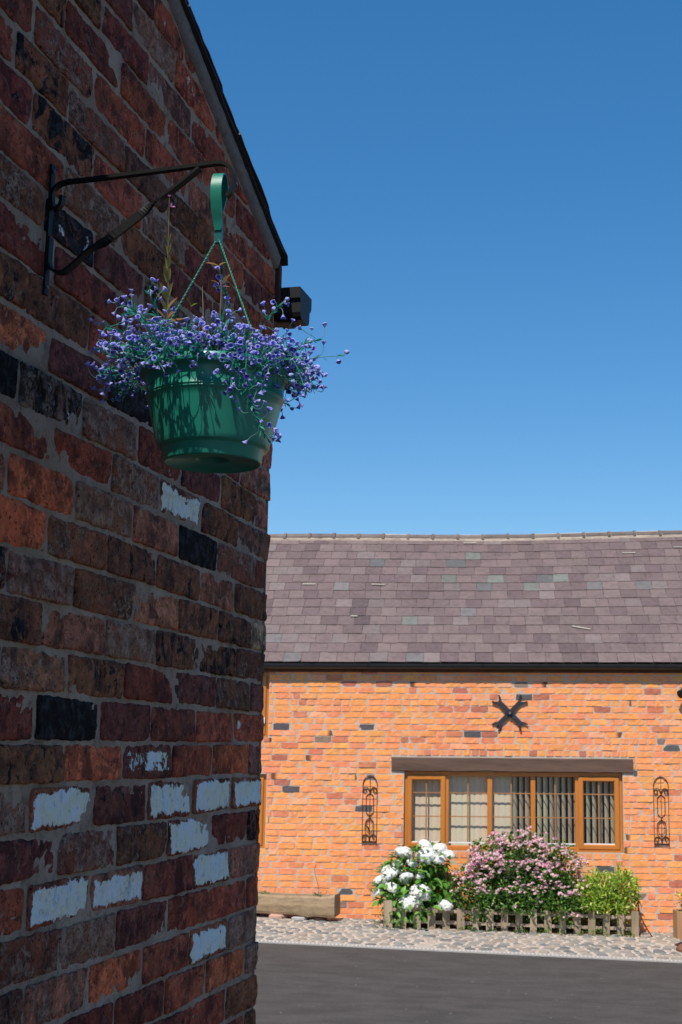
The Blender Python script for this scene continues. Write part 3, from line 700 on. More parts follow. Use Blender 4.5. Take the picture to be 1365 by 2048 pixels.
# self sown weeds standing in the pot
def leafmb(L, W, tint, tint2=None, fold=.25, curl=.2, n=5):
    mb = MB(); vs = []; ts = []; tint2 = tint2 or tint
    for i in range(n+1):
        t = i/n; w_ = W*math.sin(PI*min(1, t*.94+.03))**.8 * (1-.25*t); z = -curl*L*t*t
        for sx in (-1, 0, 1):
            vs.append((sx*w_/2, L*t, z + abs(sx)*w_*fold)); ts.append(tuple(tint[j]*(1-t)+tint2[j]*t for j in range(3)))
    fs = [(i*3+j, i*3+j+1, i*3+3+j+1, i*3+3+j) for i in range(n) for j in range(2)]
    mb.add(vs, fs, ts); return mb
def orient(dirv, up=UP):
    y = Vector(dirv).normalized(); x = y.cross(up); x = x.normalized() if x.length > 1e-4 else Vector((1, 0, 0)); z = x.cross(y)
    return Matrix((x, y, z)).transposed()
def weed(name, label, base, stem, leaves, flw, tints):
    w_ = thing(name, label, 'weed', tuple(base)); base = Vector(base)
    mb = MB(); P = smooth_path(stem, 5); tube(mb, P, [.0011*(1-.5*i/(len(P)-1)) for i in range(len(P))], 6, tints[0], tints[1]); mb.build('stem', MAT['leaf'], w_, tuple(base))
    for (p, d, L, W, t1, t2) in leaves:
        o = inst('leaf', leafmb(L, W, t1, t2).mesh('leaf', MAT['leaf'], smooth=True), w_, Vector(p)-base); o.rotation_euler = orient(d).to_euler()
    for (p, d, s_) in flw:
        mb = MB()
        for j in range(4):
            a = j*PI/2+.3; M = orient(d) ; 
            c_ = [Vector((0, 0, 0)), Vector((math.cos(a-.5)*.0045, .004, math.sin(a-.5)*.0045)), Vector((math.cos(a)*.0070, .0062, math.sin(a)*.0070)), Vector((math.cos(a+.5)*.0045, .004, math.sin(a+.5)*.0045))]
            mb.add([Vector(p) + M @ (v*s_) for v in c_], [(0, 1, 2, 3)], (.85, .28, .62))
        mb.build('flower', MAT['petal'], w_, tuple(base))
wb = rel(-.100, -.005, 2.950)
st = [wb, rel(-.093, -.005, 3.03), rel(-.0905, -.005, 3.09), rel(-.094, -.005, 3.16), rel(-.0955, -.005, 3.23), rel(-.0965, -.005, 3.285)]
lv = []
yg = (.36, .36, .09); rd = (.62, .24, .10)
for z, L, W, spread in ((3.045, .034, .0085, .9), (3.052, .030, .008, .75), (3.068, .032, .0085, .42), (3.090, .030, .010, .16), (3.124, .026, .008, .12), (3.150, .022, .006, .10), (3.178, .018, .005, .10), (3.20, .014, .004, .2)):
    k_ = (z-3.045)/.155; x = -.0925 - .003*k_
    for sg in (-1, 1):
        dd = Vector((sg*spread + rp.uniform(-.1, .1), -.25 + rp.uniform(-.2, .2), 1 if spread < .8 else .35))
        lv.append((rel(x+sg*.001, -.005, z), dd, L*rp.uniform(1.0, 1.3), W*1.35, yg if z > 3.06 else (.34, .20, .07), rd if z < 3.09 else (.30, .22, .08)))
weed('willowherb_weed', 'tall reddish green willowherb weed with one pink flower, standing left of the cords', tuple(wb), st, lv,
     [(rel(-.0935, -.006, 3.268), (.6, -.3, .5), 1.0), (rel(-.0968, -.005, 3.288), (-.1, 0, 1), .55)], ((.30, .16, .12), (.28, .22, .10)))
wb2 = rel(.010, -.02, 2.95)
lv2 = [(rel(.0, -.022, 3.150), (-.9, -.2, .35), .024, .008, (.34, .26, .07), (.60, .22, .10)), (rel(.0, -.022, 3.150), (.75, -.2, .55), .016, .007, (.36, .32, .07), (.45, .28, .08)),
       (rel(.009, -.022, 3.115), (.45, -.2, .9), .026, .009, (.30, .14, .05), (.45, .16, .07)), (rel(.008, -.022, 3.112), (.7, 0, .1), .014, .005, (.5, .25, .15), (.5, .2, .12)), (rel(.0, -.022, 3.118), (-.6, 0, .4), .014, .005, (.28, .2, .07), (.5, .2, .1))]
weed('small_weed', 'short weed with orange tipped leaves growing beside the middle cord', tuple(wb2), [wb2, rel(.006, -.022, 3.05), rel(.006, -.022, 3.11), rel(.001, -.022, 3.153)], lv2, [], ((.35, .18, .13), (.4, .25, .1)))
wb3 = rel(-.025, -.02, 2.95)
weed('dry_stalk', 'pale dry stalk standing upright among the purple flowers', tuple(wb3), [wb3, rel(-.024, -.02, 3.04), rel(-.028, -.02, 3.112)], [(rel(-.046, -.03, 3.070), (-.3, -.1, 1), .018, .006, (.20, .30, .03), (.28, .36, .04)), (rel(-.046, -.03, 3.070), (.7, -.1, .6), .014, .005, (.20, .30, .03), (.28, .36, .04))], [], ((.4, .3, .18), (.45, .30, .2)))

# ---------------------------------------------------------------- far building
AL = math.radians(5); FW = Vector((math.cos(AL), -math.sin(AL), 0)); FN = Vector((-math.sin(AL), -math.cos(AL), 0))
FO = Vector((0, 18.7+math.tan(AL)*2, 0))
def FP(q, z, off=0.0): return FO + FW*q + FN*off + UP*(z + .012*q)
barn = thing('brick_barn', 'sunlit orange brick barn with purple slate roof and long oak framed window', 'building', tuple(FP(1.9, 0)))
BO = tuple(FP(1.9, 0)); Z0f = -.12; ZE = 3.425; QL, QR = -4.2, 8.5
WIN = (.939, 3.882, .939, 1.990); LW = [(-1.95, -.955, 2.427, 3.33), (-1.95, -.955, .932, 1.93)]
holes = [WIN] + LW
# wall core with openings (front face at off 0 is mortar)
core = MB()
def fq(q0, q1, z0, z1, off=0.0):
    core.add([FP(q0, z0, off), FP(q1, z0, off), FP(q1, z1, off), FP(q0, z1, off)], [(0, 1, 2, 3)], (.50, .41, .33))
qs = sorted({QL, QR} | {h[0] for h in holes} | {h[1] for h in holes}); zs = sorted({Z0f, ZE+.05} | {h[2] for h in holes} | {h[3] for h in holes})
for a, b in zip(qs, qs[1:]):
    for c_, d_ in zip(zs, zs[1:]):
        mq, mz = (a+b)/2, (c_+d_)/2
        if any(h[0] < mq < h[1] and h[2] < mz < h[3] for h in holes): continue
        fq(a, b, c_, d_)
for h in holes:
    for (q0, z0, q1, z1) in ((h[0], h[2], h[0], h[3]), (h[1], h[3], h[1], h[2]), (h[1], h[2], h[0], h[2]), (h[0], h[3], h[1], h[3])):
        core.add([FP(q0, z0, 0), FP(q1, z1, 0), FP(q1, z1, -.3), FP(q0, z0, -.3)], [(0, 1, 2, 3)], (.50, .41, .33))
for q in (QL, QR): core.add([FP(q, Z0f, 0), FP(q, ZE+.05, 0), FP(q, ZE+2.2, -2.9), FP(q, ZE+.05, -6), FP(q, Z0f, -6)], [(0, 1, 2, 3, 4)], (.36, .3, .25))
core.add([FP(QL, Z0f, -6), FP(QR, Z0f, -6), FP(QR, ZE+.05, -6), FP(QL, ZE+.05, -6)], [(0, 1, 2, 3)], (.36, .3, .25))
wall_far = core.build('wall', MAT['fmortar'], barn, BO)
rf = random.Random(3)
PAL = [((.86, .345, .115), 46), ((.86, .325, .13), 36), ((.82, .295, .135), 18), ((.86, .37, .14), 5), ((.64, .21, .11), 5), ((.48, .16, .10), 2.5), ((.28, .18, .14), 1.0), ((.10, .096, .096), .6), ((.84, .38, .20), 6)]
def far_brick(mb, q0, q1, z0, z1, seed, vertical=False):
    R_ = random.Random(seed); tot = sum(w for _, w in PAL); x = R_.random()*tot
    for c_, w in PAL:
        x -= w
        if x <= 0: break
    c_ = tuple(min(.9, v*R_.uniform(.94, 1.06)) for v in c_)
    g = .0062; pr = R_.uniform(.002, .009) + (.005 if R_.random() < .08 else 0)
    if q1-q0 < .02: return
    nx_, nz_ = 5, 2; vs = []; dz = [R_.uniform(-.0025, .0025) for _ in range(4)]; dq = [R_.uniform(-.004, .004) for _ in range(4)]
    fl = R_.uniform(-.5, .5)*.008; dark = R_.random() < .03; db = R_.choice((0, nx_)); ts = []
    for i in range(nx_+1):
        for j in range(nz_+1):
            a = i/nx_; b = j/nz_
            q = q0+g+dq[j]+(q1-q0-2*g+dq[3]-dq[j])*a; z = z0+g+dz[0]+(dz[1]-dz[0])*a + (z1-z0-2*g+dz[2]-dz[0]+(dz[3]-dz[2]-dz[1]+dz[0])*a)*b
            if j in (0, nz_): z += R_.uniform(-.0020, .0020)
            h = pr + fl*(b-.5) + R_.uniform(-.0018, .0018) - (.004 if i in (0, nx_) else 0)
            vs.append(FP(q, z, h)); ts.append(tuple(v*.22 for v in c_) if dark and abs(i-db) <= 1 else c_)
    fs = [(i*(nz_+1)+j, (i+1)*(nz_+1)+j, (i+1)*(nz_+1)+j+1, i*(nz_+1)+j+1) for i in range(nx_) for j in range(nz_)]
    k_ = nz_+1; ring = [i*k_ for i in range(nx_+1)] + [nx_*k_+j for j in range(1, k_)] + [i*k_+nz_ for i in range(nx_-1, -1, -1)] + [j for j in range(nz_-1, 0, -1)]
    b0 = len(vs)
    for r in ring: vs.append(Vector(vs[r]) - FN*.02); ts.append(ts[r])
    m = len(ring); fs += [(ring[i], b0+i, b0+(i+1) % m, ring[(i+1) % m]) for i in range(m)]
    mb.add(vs, fs, ts)
CH = .0845; bl = []
for k in range(-1, 41):
    z0 = .0 + k*CH; z1 = z0+CH; q = QL + (0 if k % 2 else .119); header = (k % 6 == 4)
    if z1 > ZE+.02: break
    soldier = abs(z0-2.175) < CH/2
    while q < QR:
        stepw = rf.uniform(.228, .246)
        if rf.random() < .05 or (header and rf.random() < .5): stepw *= .5
        if soldier and .72 < q < 4.05: stepw = rf.uniform(.105, .115)
        q1 = q+stepw; segs = [(q, q1)]
        for h in holes + [(.765, 4.022, 1.994, 2.175)]:
            if z1-.03 > h[2] and z0+.03 < h[3]:
                ns = []
                for a, b in segs:
                    if b <= h[0] or a >= h[1]: ns.append((a, b))
                    else:
                        if a < h[0]: ns.append((a, h[0]))
                        if b > h[1]: ns.append((h[1], b))
                segs = ns
        for a, b in segs:
            zt, zb = z1, z0
            for h in holes:   # trim courses to sills and heads
                if b > h[0]+.01 and a < h[1]-.01:
                    if z0 < h[2] < z1: zt = h[2]
                    if z0 < h[3] < z1: zb = h[3]
            if zt-zb > .025 and b-a > .03: bl.append((a, b, zb, zt, len(bl)))
        q = q1
def key(t):
    q = (t[0]+t[1])/2; z = (t[2]+t[3])/2; vis = -0.98 < q < 4.75 and z > .1 and not (.55 < q < 4.0 and z < 1.0) and not (1.5 < q < 3.2 and z < 1.3) and not (q < .1 and z < .5)
    return (0 if vis else 1, (FP(q, z)-Vector((0, 0, EYE))).length)
bl.sort(key=key); mass = MB()
for i, (a, b, z0, z1, sd) in enumerate(bl):
    if i < 300: mb = MB(); far_brick(mb, a, b, z0, z1, sd*1.1+.3); mb.build('brick', MAT['fbrick'], wall_far, BO)
    else: far_brick(mass, a, b, z0, z1, sd*1.1+.3)
mass.build('brickwork', MAT['fbrick'], wall_far, BO, kind='stuff')

# lintel beam with an adzed, wavy lower edge
mb = MB(); vs = []; n_ = 60
for i in range(n_+1):
    q = .765+(4.022-.765)*i/n_; wz = .012*N(q*2.2, 5) + .006*N(q*7, 9) - .006; tz = .004*N(q*3, 1)
    for dz, off in ((1.994+wz, -.16), (1.994+wz, .016), (2.004+wz, .024), (2.165+tz, .026), (2.175+tz, .018), (2.175+tz, -.16)):
        vs.append(FP(q, dz, off+.003*N(q*5, dz*9)))
fs = [(i*6+j, (i+1)*6+j, (i+1)*6+(j+1) % 6, i*6+(j+1) % 6) for i in range(n_) for j in range(6)] + [tuple(range(6)), tuple(n_*6+j for j in range(5, -1, -1))]
mb.add(vs, fs, (.120, .070, .049)); mb.build('lintel', MAT['beam'], barn, BO)

# windows
OAK = (.50, .168, .026)
def fb(mb, q0, q1, z0, z1, o0, o1, tint=OAK):
    box(mb, FP(q0, z0, o0), FP(q1, z0, o0)-FP(q0, z0, o0), FN*(o1-o0), UP*(z1-z0), tint)
def frame_rect(mb, q0, q1, z0, z1, w, o0, o1, tint=OAK, bev=.008):
    # mitred rectangular ring with a bevelled face
    def ring(d, off): return [FP(q0+d, z0+d, off), FP(q1-d, z0+d, off), FP(q1-d, z1-d, off), FP(q0+d, z1-d, off)]
    rs_ = [ring(0, o0), ring(0, o1-bev), ring(bev, o1), ring(w-bev, o1), ring(w, o1-bev), ring(w, o0)]
    vs = [p for r in rs_ for p in r]; fs = []
    for i in range(5):
        for j in range(4): fs.append((i*4+j, i*4+(j+1) % 4, (i+1)*4+(j+1) % 4, (i+1)*4+j))
    mb.add(vs, fs, tint)
def window(q0, q1, z0, z1, panes, casements, blinds, bars=(1.70, 1.385)):
    mb = MB(); frame_rect(mb, q0, q1, z0, z1, .062, -.12, -.045)
    fb(mb, q0-.004 if False else q0+.004, q1-.004, z0-.0, z0+.028, -.045, -.012)
    for m in panes[1:-1]: fb(mb, m-.031, m+.031, z0+.06, z1-.06, -.12, -.047)
    fr = mb.build('window', MAT['frame'], barn, BO)
    for (a, b, ca) in [(a, b, i in casements) for i, (a, b) in enumerate(zip(panes, panes[1:]))]:
        ql = a + (.062 if a == panes[0] else .031); qr = b - (.062 if b == panes[-1] else .031); zl, zh = z0+.062, z1-.05; o = -.075
        if ca:
            mb = MB(); frame_rect(mb, ql-.022, qr+.022, zl-.030, zh-.0, .070, -.09, -.022, OAK, .012); mb.build('casement', MAT['frame'], fr, BO)
            ql += .048; qr -= .048; zl += .040; zh -= .07; o = -.055
        else: zl += .035
        mb = MB(); mb.add([FP(ql, zl, o), FP(qr, zl, o), FP(qr, zh, o), FP(ql, zh, o)], [(0, 1, 2, 3)]); mb.build('pane', MAT['glass'], fr, BO)
        mb = MB(); fb(mb, ql, qr, zl-.004, zl+.012, o-.012, o+.012, (.75, .75, .74)); 
        mb.build('sill_bead', MAT['frame'], fr, BO)
        mb = MB(); qm = (ql+qr)/2
        fb(mb, qm-.009, qm+.009, zl+.012, zh, o-.014, o-.002, (.46, .20, .08))
        for zb_ in bars: 
            if zl < zb_ < zh: fb(mb, ql, qr, zb_-.007, zb_+.007, o-.0135, o-.0025, (.46, .20, .08))
        mb.build('glazing_bar', MAT['frame'], fr, BO)
    return fr
w1 = window(*WIN, (.939, 1.514, 2.102, 2.686, 3.281, 3.882), (0, 4), True)
q = 1.00; rb_ = random.Random(9)
while q < 3.86:
    mb = MB(); op = q > 2.33
    wd = .083 if not op else .082
    ang = math.radians(4 if not op else 50+rb_.uniform(-4, 4)); c_ = FP(q+.04, 0, -.165)
    dv = FW*math.cos(ang) - FN*math.sin(ang)
    hw_ = .046; vs = []
    for zz in (.98, 2.05):
        for t in (-1, -.33, .33, 1): vs.append(FP(q+.04, zz, -.172) + dv*hw_*t + FN*(.006*(1-t*t)))
    mb.add(vs, [(0, 1, 5, 4), (1, 2, 6, 5), (2, 3, 7, 6)], tuple(v*rb_.uniform(.95, 1.05) for v in (.72, .60, .43))); mb.build('blind_slat', MAT['cloth'], w1, BO)
    q += wd
w2 = window(*LW[0], (-1.95, -1.45, -.955), (0, 1), False, (2.95, 2.68)); w3 = window(*LW[1], (-1.95, -1.45, -.955), (0, 1), False, (1.62, 1.28))
mb = MB(); fb(mb, -1.02, -1.005, 2.62, 2.70, -.02, .0, (.8, .8, .8)); mb.build('handle', MAT['frame'], w2, BO)
# rooms behind the glass
mb = MB()
for h in holes:
    a, b, c_, d_ = h[0]-.3, h[1]+.3, h[2]-.3, h[3]+.15
    P8 = [FP(a, c_, -2.2), FP(b, c_, -2.2), FP(b, d_, -2.2), FP(a, d_, -2.2), FP(a, c_, -.31), FP(b, c_, -.31), FP(b, d_, -.31), FP(a, d_, -.31)]
    mb.add(P8, [(0, 1, 2, 3), (0, 4, 5, 1), (1, 5, 6, 2), (2, 6, 7, 3), (3, 7, 4, 0)], (.10, .09, .08))
mb.build('interior', MAT['dark'], barn, BO)

# tie plate (cross shaped wall anchor)
mb = MB(); cq, cz = 2.373, 2.781
for a in (math.radians(45.5), math.radians(134.5)):
    dx, dz = math.cos(a), math.sin(a); px, pz = -dz, dx; off = .030 if a > 1.6 else .020
    for sg in (-1, 1):
        def LP(t, w_): return (cq+sg*dx*t+px*w_, cz+sg*dz*t+pz*w_)
        pts = [LP(0, -.032), LP(.19, -.032)]
        out = [(.215, -.040), (.245, -.062), (.292, -.078), (.305, -.062), (.262, -.040), (.238, -.010), (.232, .0), (.238, .010), (.262, .040), (.305, .062), (.292, .078), (.245, .062), (.215, .040)]
        pts += [LP(t*.94, w_*.9) for t, w_ in out] + [LP(.19, .032), LP(0, .032)]
        if sg < 0: pass
        n_ = len(pts); fr_ = [FP(x, z-.012*0, off+.010) for x, z in pts]; bk = [FP(x, z, off-.012) for x, z in pts]
        mb.add(fr_+bk, [tuple(range(n_)), tuple(range(2*n_-1, n_-1, -1))] + [(i, n_+i, n_+(i+1) % n_, (i+1) % n_) for i in range(n_)], (.040, .040, .048))
tp = mb.build('tie_plate', MAT['iron'], barn, BO)
mb = MB(); tube(mb, [FP(cq, cz, .0), FP(cq, cz, .052)], .040, 8, (.03, .03, .035)); tube(mb, [FP(cq, cz, .05), FP(cq, cz, .075)], .016, 10, (.16, .16, .16)); mb.build('bolt', MAT['iron'], tp, BO)

# eaves: fascia, gutter, brackets
mb = MB(); fb(mb, QL, QR, ZE-.095, ZE+.03, .012, .032, (.10, .045, .025)); mb.build('fascia', MAT['wood'], barn, BO)
mb = MB(); vs = []; qn = [QL, QR]
arc = [(.034+.055*(1-math.cos(PI*i/10)), ZE+.008-.066*math.sin(PI*i/10)) for i in range(11)]
inner = [(o+(.004 if i < 5 else -.004 if i > 5 else 0), z+.004) for i, (o, z) in enumerate(arc)][::-1]
pr = arc + inner; n_ = len(pr)
for q in qn: vs += [FP(q, z, o) for o, z in pr]
mb.add(vs, [(i, (i+1) % n_, n_+(i+1) % n_, n_+i) for i in range(n_)], (.016, .016, .018)); gf = mb.build('gutter', MAT['plastic'], barn, BO, smooth=False)
for i, q in enumerate([-1.9+.78*j for j in range(13)]):
    mb = MB(); vs = []
    for qq in (q-.018, q+.018): vs += [FP(qq, ZE+.012-.073*math.sin(PI*i_/10), .030+.0595*(1-math.cos(PI*i_/10))) for i_ in range(11)]
    mb.add(vs, [(i_, i_+1, 11+i_+1, 11+i_) for i_ in range(10)], (.012, .012, .013)); mb.build('gutter_bracket', MAT['plastic'], gf, BO)

# slate roof
PH = math.radians(38); SU = -FN*math.cos(PH) + UP*math.sin(PH); SN = FN*math.sin(PH) + UP*math.cos(PH)
ROWN = 15; EXP = 3.57/ROWN
def sag(q): return .020*((q-2.0)/2.7)**2*(1 if q > 2.0 else .10)*(1 if q < 5.2 else (3.2/(q-2.0))**2) - .03*math.exp(-((q-2.1)/1.6)**2)
def RP(q, l, h=0.0): return FP(q, ZE+.030, .065) + SU*l + SN*h + UP*(sag(q)*l/3.7)
mb = MB(); vs = []; n_ = 40
for i in range(n_+1): q = QL-.1+(QR-QL+.2)*i/n_; vs += [RP(q, .02, -.03), RP(q, 3.51, -.03)]
mb.add(vs, [(i*2, i*2+2, i*2+3, i*2+1) for i in range(n_)], (.05, .04, .04))
b_ = [FP(QL-.1, ZE+.0, -6.1), FP(QR+.1, ZE+.0, -6.1), RP(QR+.1, 3.51, -.03), RP(QL-.1, 3.51, -.03)]; mb.add(b_, [(0, 1, 2, 3)], (.09, .06, .065))
roof_f = mb.build('roof', MAT['slate'], barn, BO)
rs2 = random.Random(17)
SP = [((.148, .101, .095), 46), ((.163, .115, .106), 30), ((.125, .084, .082), 20), ((.172, .130, .122), 8), ((.150, .130, .124), 3), ((.145, .145, .124), 1.3), ((.17, .178, .150), .6), ((.11, .105, .098), .8)]
def slate(mb, q0, q1, l, seed):
    R_ = random.Random(seed); x = R_.random()*sum(w for _, w in SP)
    for c_, w in SP:
        x -= w
        if x <= 0: break
    streak = 1 - .22*max(0, N(q0*1.7, l*.35, 3)*1.8)
    f_ = R_.uniform(.90, 1.10)*streak; c_ = tuple(v*f_ for v in c_); g = .0022; th = .007+R_.uniform(0, .003); L = EXP+.10
    d0 = R_.uniform(-.006, .006); d1 = d0+R_.uniform(-.006, .006); up = .018; cl = R_.random() < .08; cc = R_.uniform(.01, .03)
    a0, a1 = q0+g, q1-g; e0 = .012 + R_.uniform(0, .003)
    bot = [(a0, d0), ((a0+a1)/2, (d0+d1)/2+R_.uniform(-.003, .003)), (a1, d1)]
    if cl: bot = [(a0, d0+cc), (a0+cc, d0), (a1, d1)] if R_.random() < .5 else [(a0, d0), (a1-cc, d1), (a1, d1+cc)]
    vs = [RP(q, l+d, e0+th) for q, d in bot] + [RP(a1, l+L, .002+th), RP(a0, l+L, .002+th)] + [RP(q, l+d, e0) for q, d in bot] + [RP(a1, l+L, .001), RP(a0, l+L, .001)]
    mb.add(vs, [(0, 1, 2, 3, 4), (0, 5, 6, 1), (1, 6, 7, 2), (2, 7, 8, 3), (4, 9, 5, 0)], c_)
sl = []
for r_ in range(ROWN):
    q = QL-.12 + (.12 if r_ % 2 else 0)
    while q < QR+.1:
        w_ = rs2.uniform(.222, .252) if rs2.random() > .08 else rs2.uniform(.14, .30)
        sl.append((q, q+w_, r_*EXP, len(sl))); q += w_
sl.sort(key=lambda t: ((0 if -1.0 < (t[0]+t[1])/2 < 5.2 else 1), (RP(t[0], t[2])-Vector((0, 0, EYE))).length)); mass = MB()
for i, (a, b, l, sd) in enumerate(sl):
    if i < 300: mb = MB(); slate(mb, a, b, l, sd); mb.build('slate', MAT['slate'], roof_f, BO)
    else: slate(mass, a, b, l, sd)
mass.build('slating', MAT['slate'], roof_f, BO, kind='stuff')
# lead tingles and lichen scraps on the roof
for (q, l, w_, a) in ((3.28, .88, .26, -.30), (.35, 2.05, .20, -.05), (-.7, 2.05, .2, .02), (1.75, 3.35, .2, .05), (5.0, 3.1, .3, -.02), (4.9, 1.15, .25, .0), (4.2, 2.95, .2, .05), (.1, 1.15, .10, .0)):
    mb = MB(); p = RP(q, l, .034); d = FW*math.cos(a)+SU*math.sin(a); e2 = SN.cross(d); box(mb, p, d*w_, e2*.022, SN*.003, (.38, .35, .28)); mb.build('metal_clip', MAT['stone'], roof_f, BO)
# ridge tiles bedded in pale mortar
mb = MB(); vs = []; n_ = 90
for i in range(n_+1):
    q = QL-.1+(QR-QL+.2)*i/n_; j_ = .012*N(q*6, 3); vs += [RP(q, 3.45+j_, .018), RP(q, 3.47+j_, .045), RP(q, 3.59, .06)]
mb.add(vs, [(i*3+j, i*3+3+j, i*3+4+j, i*3+1+j) for i in range(n_) for j in range(2)], (.52, .42, .33)); mb.build('ridge_mortar', MAT['stone'], roof_f, BO)
q = QL-.1
while q < QR:
    mb = MB(); L = .395; vs = []; c_ = rs2.uniform(.8, 1.15); tint = (.17*c_, .135*c_, .12*c_); dz = rs2.uniform(-.006, .006)
    prof = [(0, .086), (L-.05, .086), (L-.045, .100), (L-.005, .100), (L, .086)]
    for (dq_, rr_) in prof:
        for i_ in range(9):
            a = PI*i_/8; ce = RP(q+dq_, 3.55, .0); vs.append(ce + UP*(dz-.01+rr_*math.sin(a)*.95) + FN*(rr_*math.cos(a)*1.0))
    fs = [(k_*9+i_, k_*9+i_+1, (k_+1)*9+i_+1, (k_+1)*9+i_) for k_ in range(4) for i_ in range(8)]
    mb.add(vs, fs, tint); mb.build('ridge_tile', MAT['stone'], roof_f, BO, smooth=False); q += L+.004
# ---------------------------------------------------------------- wrought iron wall ornaments
def ornament(qc, zt, label, leaf):
    O = FP(qc, zt-.93); t = thing('wall_ornament', label, 'wall ornament', tuple(O), 'scrolled iron ornaments on the orange wall'); O = tuple(O)
    off = .016; hw = .098
    def Q(x, y): return FP(qc+x, zt-.93+y, off)
    ir = (.030, .022, .020)
    mb = MB()
    for sx in (-1, 1): tube(mb, [Q(sx*hw, .0), Q(sx*hw, .80)], .0036, 6, ir)
    arch = [Q(hw*math.cos(a), .80+.125*math.sin(a)) for a in [PI*i/16 for i in range(17)]]; bar(mb, arch, FN, .005, .0045, tint=ir)
    mb.build('outer_rod', MAT['iron'], t, O)
    mb = MB(); tube(mb, [Q(0, .07), Q(0, .925)], .0033, 6, ir); mb.build('centre_rod', MAT['iron'], t, O)
    mb = MB(); bar(mb, [Q(-hw, .045), Q(hw, .045)], FN, .008, .009, tint=ir); mb.build('foot_rail', MAT['iron'], t, O)
    for sx in (-1, 1):   # scrolls
        mb = MB(); pts = [Q(sx*x, y) for x, y in ((.004, .70), (.012, .735), (.032, .765), (.062, .770), (.086, .752), (.090, .718), (.070, .700), (.048, .712), (.046, .736), (.060, .742))]
        bar(mb, smooth_path(pts, 4), FN, .005, .0045, tint=ir); mb.build('scroll', MAT['iron'], t, O)
        mb = MB(); pts = [Q(sx*x, y) for x, y in ((.088, .050), (.094, .09), (.078, .135), (.050, .132), (.042, .105), (.056, .085), (.070, .095))]
        bar(mb, smooth_path(pts, 4), FN, .005, .0045, tint=ir); mb.build('scroll', MAT['iron'], t, O)
        mb = MB(); pts = [Q(sx*x, y) for x, y in ((.004, .69), (.045, .655), (.049, .62), (.049, .47), (.045, .43), (.006, .39), (.004, .36), (.045, .325), (.056, .28), (.058, .20), (.045, .15), (.012, .12), (.004, .06))]
        bar(mb, smooth_path(pts, 4), FN, .0045, .0040, tint=ir); mb.build('loop', MAT['iron'], t, O)
    mb = MB(); el = [Q(.043*math.cos(a), .245+.085*math.sin(a)) for a in [2*PI*i/20 for i in range(21)]]; tube(mb, el, .0028, 5, ir); mb.build('ring', MAT['iron'], t, O)
    if leaf:
        mb = MB(); bar(mb, [Q(-.004, .18), Q(-.014, .215), Q(-.030, .245)], FN, [.010, .013, .004], .004, tint=ir)
        M_ = [Q(0, .17), Q(.010, .195), Q(-.008, .235), Q(-.035, .262), Q(-.025, .215)]
        mb.add(M_+[p-FN*.006 for p in M_], [(0, 1, 2, 3, 4), (9, 8, 7, 6, 5), (0, 5, 6, 1), (1, 6, 7, 2), (2, 7, 8, 3), (3, 8, 9, 4), (4, 9, 5, 0)], ir); mb.build('iron_leaf', MAT['iron'], t, O)
ornament(.475, 1.925, 'narrow scrolled iron ornament left of the long window, with a small iron leaf', True)
ornament(4.385, 1.945, 'narrow scrolled iron ornament right of the long window', False)
# small black fitting near the frame edge
O = tuple(FP(4.70, 3.06)); t = thing('wall_light', 'small black spotlight fixed under the eaves at the right of the barn wall', 'wall light', O)
mb = MB(); box(mb, FP(4.69, 3.03, 0), FW*.10, FN*.03, UP*.10, (.02, .02, .02)); mb.build('back_plate', MAT['iron'], t, O)
mb = MB(); tube(mb, [FP(4.74, 3.08, .02), FP(4.72, 3.07, .10)], .016, 8, (.02, .02, .02)); mb.build('arm', MAT['iron'], t, O)
mb = MB(); tube(mb, [FP(4.74, 3.10, .10), FP(4.70, 3.065, .13), FP(4.645, 3.035, .17)], [.040, .058, .058], 14, (.02, .02, .022)); mb.build('lamp_head', MAT['iron'], t, O)

# ---------------------------------------------------------------- stone trough on loose stones
TA = math.radians(9); TX = (FW*math.cos(TA) + FN*math.sin(TA)*1.0).normalized(); TY_ = Vector((TX.y, -TX.x, 0)); TY_ = TY_ if TY_.y < 0 else -TY_
T0 = FP(-1.26, .0, .03); TB, TTp = .115, .385
O = tuple(T0 + UP*TB); tr = thing('stone_trough', 'long weathered sandstone trough raised on loose stones against the barn wall', 'trough', O)
Lt, Wt = 1.39, .31
mb = MB(); vs = []; nl = 34
def tprof(t):
    wav = .012*N(t*5, 1, 3) + .006*N(t*14, 2, 3); top = TTp + .010*N(t*4, 8) + .025*math.exp(-((t-1)/.05)**2) - .018*math.sin(PI*min(1, t*1.05)) - (.0 if t < .97 else .004)
    bot = TB + .020*N(t*6, 4, 9) + .01*N(t*17, 4, 9) + .018*(1-t)
    if t < .0: top = top
    return [(0, bot+.02), (Wt*.96, bot), (Wt+wav*.6, bot+.035), (Wt+.012+wav, (top+bot)/2), (Wt+wav*.5, top-.025), (Wt-.02, top), (Wt-.075, top-.004), (Wt-.09, top-.12), (.07, top-.12), (.055, top), (0, top)]
for i in range(nl+1):
    t_ = i/nl; tt = t_
    for (y, z) in tprof(tt):
        if t_ in (0, 1) or i in (1, nl-1):
            if abs(z-(tprof(tt)[5][1]-.12)) < .04 and .05 < y < Wt-.08: z = tprof(tt)[5][1]-.002
        vs.append(T0 + TX*(Lt*t_ + (.012*N(y*9, z*9) if t_ in (0, 1) else 0)) + TY_*y + UP*z)
P_ = 11
fs = [(i*P_+j, (i+1)*P_+j, (i+1)*P_+(j+1) % P_, i*P_+(j+1) % P_) for i in range(nl) for j in range(P_)] + [tuple(range(P_-1, -1, -1)), tuple(nl*P_+j for j in range(P_))]
mb.add(vs, fs, (.32, .225, .135)); mb.build('basin', MAT['stone'], tr, O, smooth=False)
